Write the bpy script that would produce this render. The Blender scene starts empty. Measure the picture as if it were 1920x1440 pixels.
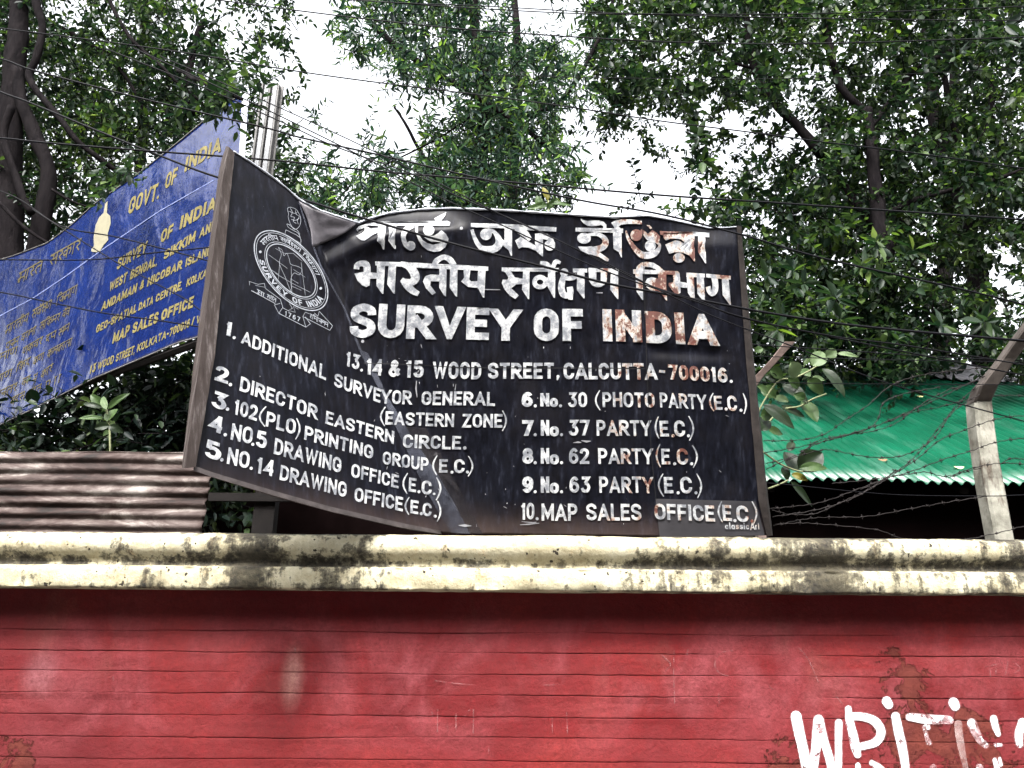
import bpy, bmesh, math, random
import numpy as np
from mathutils import Vector, Matrix, noise
from mathutils.geometry import delaunay_2d_cdt, tessellate_polygon

random.seed(7)
rng = np.random.default_rng(11)
R = math.radians
S = bpy.context.scene
COL = S.collection

# ------------------------------------------------------------------ camera, sky, sun, exposure
F = 1442.0
PITCH, ROLL = R(18.6), R(0.45)
CAM = Vector((0, 0, 1.6))
_r, _u, FWD = Vector((1, 0, 0)), Vector((0, -math.sin(PITCH), math.cos(PITCH))), Vector((0, math.cos(PITCH), math.sin(PITCH)))
RIGHT = _r * math.cos(ROLL) + _u * math.sin(ROLL)
UP = _u * math.cos(ROLL) - _r * math.sin(ROLL)
cd = bpy.data.cameras.new('camera')
cd.sensor_width = 36
cd.lens = F * 36 / 1920
cd.clip_start, cd.clip_end = 0.05, 3000
co = bpy.data.objects.new('camera', cd)
COL.objects.link(co)
m = Matrix.Identity(4)
for k, v in enumerate((RIGHT, UP, -FWD, CAM)):
    for j in range(3):
        m[j][k] = v[j]
co.matrix_world = m
S.camera = co

W = bpy.data.worlds.new('World')
S.world = W
W.use_nodes = True
nt = W.node_tree
sky = nt.nodes.new('ShaderNodeTexSky')
sky.sky_type = 'NISHITA'
sky.sun_disc = False
sky.sun_elevation = R(52)
sky.sun_rotation = R(195)
sky.air_density = 1.0
sky.dust_density = 8.0
hs = nt.nodes.new('ShaderNodeHueSaturation')
hs.inputs['Saturation'].default_value = 0.16
nt.links.new(sky.outputs[0], hs.inputs['Color'])
nt.links.new(hs.outputs[0], nt.nodes['Background'].inputs['Color'])
nt.nodes['Background'].inputs['Strength'].default_value = 0.15

sl = bpy.data.lights.new('sun', 'SUN')
sl.energy = 1.3
sl.angle = R(10)
sl.color = (1.0, 0.96, 0.9)
so = bpy.data.objects.new('sun', sl)
COL.objects.link(so)
so.rotation_euler = Vector((0.18, 1.0, -1.30)).to_track_quat('-Z', 'Y').to_euler()

S.view_settings.view_transform = 'Standard'
S.view_settings.look = 'None'
S.view_settings.gamma = 1
S.view_settings.exposure = 2.65
try:
    S.cycles.use_denoising = True
    S.cycles.max_bounces = 6
except Exception:
    pass


# ------------------------------------------------------------------ helpers
def ray(px, py):
    return FWD + RIGHT * ((px - 960) / F) - UP * ((py - 720) / F)


def at(px, py, Y):
    d = ray(px, py)
    return CAM + d * (Y / d.y)


def atw(px, py, w):
    return CAM + ray(px, py) * w


def link(name, me, mat=None, parent=None):
    o = bpy.data.objects.new(name, me)
    COL.objects.link(o)
    if mat is not None:
        for q in (mat if isinstance(mat, (list, tuple)) else [mat]):
            me.materials.append(q)
    if parent is not None:
        o.parent = parent
    return o


def mesh(name, v, f, mat=None, parent=None, smooth=False, mi=None):
    me = bpy.data.meshes.new(name)
    me.from_pydata([tuple(p) for p in v], [], [tuple(int(i) for i in q) for q in f])
    if smooth:
        me.polygons.foreach_set('use_smooth', [True] * len(me.polygons))
    if mi is not None:
        me.polygons.foreach_set('material_index', mi)
    me.update()
    return link(name, me, mat, parent)


def tag(o, label, cat=None, group=None, kind=None):
    if label: o['label'] = label
    if cat: o['category'] = cat
    if group: o['group'] = group
    if kind: o['kind'] = kind
    return o


def thing(name, label, cat, group=None):
    o = bpy.data.objects.new(name, None)
    o.empty_display_size = 0.1
    COL.objects.link(o)
    return tag(o, label, cat, group)


def grid_mesh(P, nu, nv, closed_u=False):
    f = []
    for i in range(nu - (0 if closed_u else 1)):
        i2 = (i + 1) % nu
        for j in range(nv - 1):
            f.append((i * nv + j, i2 * nv + j, i2 * nv + j + 1, i * nv + j + 1))
    return P, f


def box(v, f, lo, hi):
    b = len(v)
    for x in (lo[0], hi[0]):
        for y in (lo[1], hi[1]):
            for z in (lo[2], hi[2]):
                v.append((x, y, z))
    f += [tuple(b + i for i in q) for q in ((0, 1, 3, 2), (4, 6, 7, 5), (0, 4, 5, 1), (2, 3, 7, 6), (0, 2, 6, 4), (1, 5, 7, 3))]


def catmull(pts, n=5):
    pts = [np.array(p, float) for p in pts]
    if len(pts) < 3:
        return pts
    q = [2 * pts[0] - pts[1]] + pts + [2 * pts[-1] - pts[-2]]
    out = []
    for i in range(1, len(q) - 2):
        a, b, c, d = q[i - 1], q[i], q[i + 1], q[i + 2]
        for k in range(n):
            t = k / n
            out.append(0.5 * (2 * b + (c - a) * t + (2 * a - 5 * b + 4 * c - d) * t * t + (3 * b - a - 3 * c + d) * t ** 3))
    out.append(pts[-1])
    return out


def tube(v, f, pts, rad, sides=6):
    """pts: list of Vector, rad: float or list."""
    n = len(pts)
    if not isinstance(rad, (list, tuple, np.ndarray)):
        rad = [rad] * n
    pts = [Vector(p) for p in pts]
    b = len(v)
    nrm = Vector((0.13, 0.31, 0.94))
    for i, p in enumerate(pts):
        t = (pts[min(i + 1, n - 1)] - pts[max(i - 1, 0)])
        if t.length < 1e-9: t = Vector((0, 0, 1))
        t.normalize()
        a = nrm - t * nrm.dot(t)
        if a.length < 1e-3: a = t.orthogonal()
        a.normalize()
        nrm = a
        c = t.cross(a)
        for k in range(sides):
            th = 2 * math.pi * k / sides
            v.append(tuple(p + (a * math.cos(th) + c * math.sin(th)) * rad[i]))
    for i in range(n - 1):
        for k in range(sides):
            k2 = (k + 1) % sides
            f.append((b + i * sides + k, b + i * sides + k2, b + (i + 1) * sides + k2, b + (i + 1) * sides + k))
    f.append(tuple(b + k for k in range(sides))[::-1])
    f.append(tuple(b + (n - 1) * sides + k for k in range(sides)))


# ------------------------------------------------------------------ materials
class N:
    def __init__(s, name):
        s.m = bpy.data.materials.new(name)
        s.m.use_nodes = True
        s.t = s.m.node_tree
        s.b = s.t.nodes['Principled BSDF']
        s.co = s.t.nodes.new('ShaderNodeTexCoord').outputs['Object']

    def n(s, typ, **kw):
        x = s.t.nodes.new(typ)
        for k, v in kw.items():
            setattr(x, k, v)
        return x

    def l(s, a, b):
        s.t.links.new(a, b)

    def map(s, scale=(1, 1, 1), rot=(0, 0, 0)):
        x = s.n('ShaderNodeMapping')
        x.inputs['Scale'].default_value = scale
        x.inputs['Rotation'].default_value = rot
        s.l(s.co, x.inputs['Vector'])
        return x.outputs[0]

    def noise(s, scale, detail=6, rough=0.6, vec=None, dist=0.0):
        x = s.n('ShaderNodeTexNoise')
        x.inputs['Scale'].default_value = scale
        x.inputs['Detail'].default_value = detail
        x.inputs['Roughness'].default_value = rough
        x.inputs['Distortion'].default_value = dist
        s.l(vec if vec is not None else s.co, x.inputs['Vector'])
        return x.outputs['Fac']

    def ramp(s, fac, stops, interp='LINEAR'):
        x = s.n('ShaderNodeValToRGB')
        x.color_ramp.interpolation = interp
        e = x.color_ramp.elements
        while len(e) < len(stops):
            e.new(0.5)
        for el, (p, c) in zip(e, stops):
            el.position = p
            el.color = (c, c, c, 1) if isinstance(c, (int, float)) else (*c, 1)
        s.l(fac, x.inputs['Fac'])
        return x.outputs['Color']

    def mix(s, fac, a, b, typ='MIX'):
        x = s.n('ShaderNodeMix', data_type='RGBA', blend_type=typ)
        for inp, val in ((x.inputs['Factor'], fac), (x.inputs['A'], a), (x.inputs['B'], b)):
            if isinstance(val, (int, float)):
                inp.default_value = val
            elif isinstance(val, tuple):
                inp.default_value = (*val, 1)
            else:
                s.l(val, inp)
        return x.outputs['Result']

    def math(s, op, a, b=0.0, clamp=False):
        x = s.n('ShaderNodeMath', operation=op, use_clamp=clamp)
        for inp, val in ((x.inputs[0], a), (x.inputs[1], b)):
            if isinstance(val, (int, float)):
                inp.default_value = val
            else:
                s.l(val, inp)
        return x.outputs[0]

    def axis(s, k, lo, hi):
        x = s.n('ShaderNodeSeparateXYZ')
        s.l(s.co, x.inputs[0])
        mr = s.n('ShaderNodeMapRange')
        mr.inputs['From Min'].default_value = lo
        mr.inputs['From Max'].default_value = hi
        s.l(x.outputs[k], mr.inputs['Value'])
        return mr.outputs[0]

    def spot(s, c, r0, r1, sc=(1, 1, 1)):
        """1 inside radius r0 about world point c, 0 outside r1."""
        v = s.n('ShaderNodeVectorMath', operation='SUBTRACT')
        s.l(s.co, v.inputs[0])
        v.inputs[1].default_value = c
        v3 = s.n('ShaderNodeVectorMath', operation='MULTIPLY')
        s.l(v.outputs[0], v3.inputs[0])
        v3.inputs[1].default_value = sc
        v2 = s.n('ShaderNodeVectorMath', operation='LENGTH')
        s.l(v3.outputs[0], v2.inputs[0])
        mr = s.n('ShaderNodeMapRange', interpolation_type='SMOOTHSTEP')
        mr.inputs['From Min'].default_value = r0
        mr.inputs['From Max'].default_value = r1
        mr.inputs['To Min'].default_value = 1
        mr.inputs['To Max'].default_value = 0
        s.l(v2.outputs['Value'], mr.inputs['Value'])
        return mr.outputs[0]

    def bump(s, h, strength=0.3, dist=0.01):
        x = s.n('ShaderNodeBump')
        x.inputs['Strength'].default_value = strength
        x.inputs['Distance'].default_value = dist
        s.l(h, x.inputs['Height'])
        s.l(x.outputs[0], s.b.inputs['Normal'])
        return x.outputs[0]

    def set(s, color=None, rough=None, metal=None, spec=None):
        for key, val in (('Base Color', color), ('Roughness', rough), ('Metallic', metal), ('Specular IOR Level', spec)):
            if val is None: continue
            inp = s.b.inputs[key]
            if isinstance(val, tuple):
                inp.default_value = (*val, 1)
            elif isinstance(val, (int, float)):
                inp.default_value = val
            else:
                s.l(val, inp)
        return s.m


def simple(name, c, rough=0.7, var=0.35, scale=12, metal=0.0, bump=0.2):
    n = N(name)
    f = n.noise(scale, 8, 0.65)
    c2 = tuple(x * (1 - var) for x in c)
    c3 = tuple(min(1, x * (1 + var)) for x in c)
    col = n.ramp(f, [(0.3, c2), (0.7, c3)])
    if bump:
        n.bump(n.noise(scale * 6, 6), bump, 0.005)
    return n.set(col, rough, metal, 0.14)


# ------------------------------------------------------------------ brick wall with coping
ground_n = N('bare_earth')
g = ground_n.ramp(ground_n.noise(3, 8), [(0.3, (0.07, 0.055, 0.04)), (0.7, (0.13, 0.11, 0.085))])
ground_n.bump(ground_n.noise(40, 6), 0.5, 0.02)
M_earth = ground_n.set(g, 0.95)
M_asphalt = simple('asphalt', (0.045, 0.045, 0.047), 0.9, 0.3, 30)
M_pave = simple('pavement_concrete', (0.14, 0.135, 0.125), 0.9, 0.2, 8)

o = mesh('ground', [(-400, -400, 0), (400, -400, 0), (400, 400, 0), (-400, 400, 0)], [(0, 1, 2, 3)], M_earth)
tag(o, None, None, None, 'structure')
v, f = [], []
box(v, f, (-60, 0.6, 0.004), (60, 2.97, 0.12))
tag(mesh('pavement', v, f, M_pave), None, None, None, 'structure')
o = mesh('road', [(-60, -9, 0.004), (60, -9, 0.004), (60, 0.596, 0.004), (-60, 0.596, 0.004)], [(0, 1, 2, 3)], M_asphalt)
tag(o, None, None, None, 'structure')

M_render = simple('sky_blocker_render', (0.085, 0.078, 0.07), 0.9, 0.25, 2)
v, f = [], []
for i in range(9):
    box(v, f, (-45 + i * 10, -15, 0.0), (-45 + i * 10 + 9.8, -9.2, (9.5, 8.2, 10.5, 8.8, 9.6, 8.0, 10.8, 9.0, 8.5)[i]))
o = mesh('sky_blocker_row', v, f, M_render)  # unseen building row, added to cut the low sky light
tag(o, None, None, None, 'structure')

WY = 3.0
XL, XR = -3.6, 3.6


def zz(py, Y, px=960):
    return at(px, py, Y).z


n = N('red_painted_brick')
big = n.noise(1.3, 5, 0.6)
str_ = n.noise(1.0, 7, 0.62, n.map((3.2, 3.2, 2.4)), 0.9)
fine = n.noise(30, 8, 0.7)
rowy = n.noise(1.0, 4, 0.6, n.map((1.4, 1.4, 11.5)))
base = n.ramp(big, [(0.28, (0.050, 0.0044, 0.0062)), (0.5, (0.096, 0.0086, 0.0100)), (0.72, (0.150, 0.0165, 0.0140))])
base = n.mix(n.ramp(rowy, [(0.45, 0.0), (0.75, 0.4)]), base, (0.13, 0.024, 0.025))
# faded pink and grey washes below the coping
zone = n.axis(2, zz(1440, WY), zz(1150, WY))
wash = n.math('MULTIPLY', n.ramp(str_, [(0.44, 0.0), (0.64, 0.62)]), n.ramp(zone, [(0.0, 0.15), (0.45, 1.0), (0.9, 0.8), (1, 0.3)]))
base = n.mix(wash, base, (0.165, 0.044, 0.051))
gr = n.math('MULTIPLY', n.ramp(n.noise(1.8, 6, 0.7, n.map((2.2, 2.2, 1.2))), [(0.55, 0.0), (0.75, 0.42)]), n.ramp(zone, [(0.1, 0.0), (0.7, 1.0)]))
base = n.mix(gr, base, (0.11, 0.058, 0.048))
pw = at(548, 1270, WY)
base = n.mix(n.math('MULTIPLY', n.spot(pw, 0.01, 0.15, (2.6, 1, 1)), 0.75), base, (0.20, 0.11, 0.095))
pw = at(75, 1265, WY)
base = n.mix(n.math('MULTIPLY', n.spot(pw, 0.02, 0.10, (1.1, 1, 0.9)), 0.45), base, (0.20, 0.10, 0.11))
base = n.mix(n.ramp(n.noise(90, 6, 0.75), [(0.4, 0.4), (0.62, 0.0)]), base, (0.05, 0.010, 0.010))
base = n.mix(n.ramp(fine, [(0.35, 0.45), (0.6, 0.0)]), base, (0.055, 0.008, 0.008))
# patches where the paint has come off the brick
pl = n.math('MAXIMUM', n.spot(at(1770, 1400, WY), 0.10, 0.34, (1, 1, 1.5)), n.spot(at(1690, 1265, WY), 0.03, 0.17, (1, 1, 1.3)))
pl = n.math('MAXIMUM', pl, n.math('MULTIPLY', n.spot(at(1480, 1425, WY), 0.02, 0.12), 0.75))
pl = n.math('MAXIMUM', pl, n.math('MULTIPLY', n.spot(at(20, 1425, WY), 0.02, 0.14), 0.62))
pl = n.math('MULTIPLY', n.math('POWER', pl, 0.6), n.ramp(n.noise(8, 10, 0.72, None, 0.5), [(0.38, 0.0), (0.64, 1.0)]))
peel = n.ramp(pl, [(0.31, 0.0), (0.35, 0.85)])
rim = n.ramp(pl, [(0.27, 0.0), (0.32, 1.0), (0.36, 0.0)])
lg_ = n.math('MULTIPLY', n.axis(0, at(700, 1300, WY).x, at(-200, 1300, WY).x), n.ramp(n.noise(3.3, 7, 0.7), [(0.35, 0.15), (0.65, 0.75)]))
base = n.mix(lg_, base, (0.055, 0.010, 0.012))
spk = n.ramp(n.noise(55, 4, 0.6), [(0.27, 0.6), (0.33, 0.0)])
base = n.mix(spk, base, (0.03, 0.006, 0.006))
spk2 = n.ramp(n.noise(48, 4, 0.6, n.map((1, 1, 1.6))), [(0.70, 0.0), (0.76, 0.45)])
base = n.mix(spk2, base, (0.20, 0.075, 0.075))
base = n.mix(peel, base, n.ramp(n.noise(14, 6), [(0.3, (0.032, 0.0075, 0.006)), (0.7, (0.075, 0.019, 0.0135))]))
base = n.mix(n.math('MULTIPLY', rim, 0.6), base, (0.05, 0.01, 0.008))
hh = n.math('ADD', n.math('MULTIPLY', n.noise(70, 8, 0.7), 0.5), n.math('MULTIPLY', peel, -2.2))
n.bump(n.math('ADD', hh, n.noise(16, 5)), 0.85, 0.009)
M_red = n.set(base, n.ramp(fine, [(0.3, 0.6), (0.7, 0.85)]), None, 0.06)

wall = thing('brick_wall', 'red painted brick boundary wall with stained cream coping and white graffiti', 'wall')

zb = zz(1108, 2.855)          # coping underside
zj0 = zz(1187, WY)
dz = (zz(1187, WY) - zz(1427, WY)) / 6.0
xs = np.arange(XL, XR + 1e-6, 0.0125)
rows = []                     # (z, joint depth factor, joint index)
rows.append((zb + 0.05, 0, 0))
k = 0
z = zj0
zs = []
while z > 0.14:
    zs.append(z)
    z -= dz
prev = zb + 0.05
for j, zc in enumerate(zs):
    top = prev - 0.006
    for q in (0.3, 0.6, 0.85):
        rows.append((top + (zc + 0.007 - top) * q, 0.0, j))
    for off, dep in ((0.006, 0.0), (0.0022, 0.12), (0.0012, 1.0), (-0.0012, 1.0), (-0.0020, 0.1), (-0.005, 0.0)):
        rows.append((zc + off, dep, j))
    prev = zc
rows.append((0.10, 0, len(zs)))
P = np.zeros((len(xs), len(rows), 3))
for i, x in enumerate(xs):
    for j, (z, dep, jj) in enumerate(rows):
        nj = noise.noise(Vector((x * 1.7, jj * 7.3, 0.0)))
        nj2 = noise.noise(Vector((x * 6.0, jj * 3.1, 4.0)))
        zo = (nj * 0.006 + nj2 * 0.002)
        if dep > 0: zo += noise.noise(Vector((x * 26, jj * 5.0, 9.0))) * 0.0015
        g = 0.62 + 1.4 * noise.noise(Vector((x * 1.6, jj * 11.0, 2.0))) + 0.5 * noise.noise(Vector((x * 7.0, jj * 5.0, 12.0)))
        g = min(1, max(0.0, g))
        yb = noise.noise(Vector((x * 3.0, z * 9, 1.0))) * 0.002 + noise.noise(Vector((x * 11, z * 30, 5.0))) * 0.0009
        yb += noise.noise(Vector((x * 0.9, jj * 13.0, 8.0))) * 0.0034
        bx_ = (x + 10 + (jj % 2) * 0.125 + 0.02 * noise.noise(Vector((jj * 3.7, 0.5, 0)))) / 0.25
        yb += (math.sin(int(bx_) * 12.9898 + jj * 78.233) * 43758.5453 % 1.0 - 0.5) * 0.0022
        if abs(bx_ - round(bx_)) < 0.03: yb += 0.0018 * max(0, 0.4 + noise.noise(Vector((x * 2, jj * 9.0, 31.0))))
        P[i, j] = (x, WY + dep * 0.0048 * g + yb, z + zo)
PV, PF = grid_mesh(P.reshape(-1, 3), len(xs), len(rows))
wall_face = mesh('wall_face', PV, PF, M_red, wall, False)
v, f = [], []
box(v, f, (XL, WY + 0.012, 0.0), (XR, WY + 0.25, zb + 0.03))
mesh('wall_core', v, f, simple('old_brick', (0.22, 0.07, 0.05), 0.9), wall)

n = N('stained_cream_limewash')
xx = n.axis(0, at(0, 1050, 2.9).x, at(1920, 1050, 2.9).x)
zk = n.axis(2, zb, zz(1003, 2.9))
n1 = n.noise(9, 10, 0.72)
n2 = n.noise(38, 8, 0.7)
nst = n.noise(1.0, 8, 0.65, n.map((22, 22, 2.5)))
creme = n.ramp(n.math('ADD', n.math('MULTIPLY', n.noise(5, 8, 0.7), 0.6), n.math('MULTIPLY', n2, 0.4)), [(0.3, (0.150, 0.124, 0.072)), (0.46, (0.27, 0.242, 0.160)), (0.64, (0.40, 0.378, 0.285))])
creme = n.mix(n.ramp(nst, [(0.58, 0.0), (0.80, 0.55)]), creme, (0.50, 0.27, 0.10))
dens = n.ramp(xx, [(0.0, 0.50), (0.1, 0.46), (0.22, 0.50), (0.255, 0.78), (0.285, 0.44), (0.34, 0.58), (0.40, 0.40), (0.52, 0.38), (0.60, 0.46), (0.66, 0.52), (0.75, 0.55), (0.795, 0.80), (0.83, 0.56), (0.9, 0.50), (1.0, 0.58)])
zd = n.ramp(zk, [(0.0, 0.36), (0.12, 0.28), (0.38, 0.27), (0.41, 0.46), (0.50, 0.43), (0.62, 0.31), (0.8, 0.24), (0.93, 0.28), (1.0, 0.44)])
lvl = n.math('ADD', dens, zd)
sum_ = n.math('ADD', n.math('MULTIPLY', n1, 0.70), n.math('MULTIPLY', n2, 0.62))
sum_ = n.math('ADD', sum_, n.math('MULTIPLY', n.math('SUBTRACT', nst, 0.5), 0.7))
mold = n.math('SUBTRACT', n.math('ADD', lvl, sum_), 1.43)
mold = n.ramp(mold, [(0.02, 0.0), (0.10, 0.75), (0.2, 1.0)])
col = n.mix(mold, creme, n.ramp(n.noise(60, 5), [(0.3, (0.006, 0.0055, 0.005)), (0.7, (0.040, 0.034, 0.022))]))
wash = n.ramp(n.noise(2.3, 6, 0.6, n.map((2, 2, 3))), [(0.50, 0.0), (0.72, 0.5)])
col = n.mix(wash, col, n.mix(0.5, col, (0.17, 0.15, 0.09)))
pits = n.ramp(n.noise(44, 2, 0.4), [(0.26, 1.0), (0.29, 0.0)])
col = n.mix(pits, col, (0.025, 0.02, 0.015))
h = n.math('SUBTRACT', n.math('ADD', n1, n.math('MULTIPLY', n2, 0.6)), n.math('MULTIPLY', pits, 0.8))
n.bump(h, 0.9, 0.012)
M_coping = n.set(col, 0.85, None, 0.25)

OV = 0.05
prof = [(-0.02, zb + 0.004), (0.085 + OV, zb), (0.092 + OV, zb + 0.003), (0.095 + OV, zb + 0.008), (0.097 + OV, zz(1085, 2.905 - OV)), (0.096 + OV, zz(1074, 2.905 - OV)), (0.094 + OV, zz(1069, 2.905 - OV)), (0.088 + OV, zz(1066.5, 2.91 - OV)),
        (0.066 + OV, zz(1064, 2.93 - OV)), (0.064 + OV, zz(1058, 2.93 - OV)), (0.072 + OV, zz(1050, 2.925 - OV)), (0.090 + OV, zz(1042, 2.91 - OV)), (0.101 + OV, zz(1033, 2.9 - OV)),
        (0.104 + OV, zz(1024, 2.9 - OV)), (0.099 + OV, zz(1014, 2.9 - OV)), (0.088 + OV, zz(1008, 2.91 - OV)), (0.066 + OV, zz(1004, 2.93 - OV)), (0.03 + OV, zz(1004, 2.93 - OV) + 0.001),
        (-0.29, zz(1004, 2.93 - OV) + 0.004), (-0.30, zb)]
xs2 = np.arange(XL, XR + 1e-6, 0.012)
P = np.zeros((len(prof), len(xs2), 3))
for a, (oo, z) in enumerate(prof):
    for b, x in enumerate(xs2):
        d = noise.noise(Vector((x * 2.2, a * 0.9, 3.0))) * 0.004 + noise.noise(Vector((x * 13, a * 1.7, 6.0))) * 0.0022 + noise.noise(Vector((x * 45, a * 2.9, 1.0))) * 0.0012
        e = noise.noise(Vector((x * 3.1, a * 0.5, 11.0))) * 0.0035 + noise.noise(Vector((x * 20, a * 1.9, 14.0))) * 0.0016
        ch = max(0, noise.noise(Vector((x * 9.0, a * 0.8, 21.0))) - 0.27) * 0.045 if a in (1, 2, 3, 5, 6, 7, 14, 15) else 0
        P[a, b] = (x, WY - oo + d + ch, z + e)
PV, PF = grid_mesh(P.reshape(-1, 3), len(prof), len(xs2), True)
PF = [q[::-1] for q in PF]
mesh('coping', PV, PF, M_coping, wall, True)


# ------------------------------------------------------------------ lettering machinery (2-D unions laid on a surface)
def circ(cx, cy, rx, ry=None, k=18):
    ry = rx if ry is None else ry
    return [(cx + rx * math.cos(2 * math.pi * i / k), cy + ry * math.sin(2 * math.pi * i / k)) for i in range(k)]


def stroke_polys(pts, w, closed=False, miter=2.6):
    """pts 2-D (or 3-D with width); returns quads."""
    pts = [q for i, q in enumerate(pts) if i == 0 or math.hypot(q[0] - pts[i - 1][0], q[1] - pts[i - 1][1]) > 1e-6]
    if closed and math.hypot(pts[0][0] - pts[-1][0], pts[0][1] - pts[-1][1]) < 1e-6: pts = pts[:-1]
    p = [np.array(q[:2], float) for q in pts]
    ws = [q[2] if len(q) > 2 else w for q in pts]
    n_ = len(p)
    Lr = []
    for i in range(n_):
        a = p[(i - 1) % n_] if (closed or i > 0) else None
        c = p[(i + 1) % n_] if (closed or i < n_ - 1) else None
        t1 = p[i] - a if a is not None else None
        t2 = c - p[i] if c is not None else None
        if t1 is None: t1 = t2
        if t2 is None: t2 = t1
        t1 = t1 / (np.linalg.norm(t1) + 1e-9)
        t2 = t2 / (np.linalg.norm(t2) + 1e-9)
        n1 = np.array((-t1[1], t1[0]))
        n2 = np.array((-t2[1], t2[0]))
        nn = n1 + n2
        ln = np.linalg.norm(nn)
        if ln < 0.15:
            nn = n1
            s = 1
        else:
            nn = nn / ln
            s = min(miter, 1 / max(0.2, float(nn @ n1)))
        Lr.append((p[i] + nn * ws[i] / 2 * s, p[i] - nn * ws[i] / 2 * s))
    out = []
    for i in range(n_ if closed else n_ - 1):
        j = (i + 1) % n_
        out.append([Lr[i][0], Lr[j][0], Lr[j][1], Lr[i][1]])
    return out


def clip_y(poly, lo, hi):
    for s, lim in ((1, lo), (-1, -hi)):
        out = []
        for i in range(len(poly)):
            a, b = poly[i], poly[(i + 1) % len(poly)]
            da, db = s * a[1] - lim, s * b[1] - lim
            if da >= 0: out.append(a)
            if (da >= 0) != (db >= 0):
                t = da / (da - db)
                out.append((a[0] + (b[0] - a[0]) * t, a[1] + (b[1] - a[1]) * t))
        poly = out
        if len(poly) < 3: return []
    return poly


def arc(cx, cy, rx, ry, a0, a1, k=8):
    return [(cx + rx * math.cos(R(a0 + (a1 - a0) * i / k)), cy + ry * math.sin(R(a0 + (a1 - a0) * i / k))) for i in range(k + 1)]


def sm(pts, k=4):
    return [tuple(q) for q in catmull(pts, k)]


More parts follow.
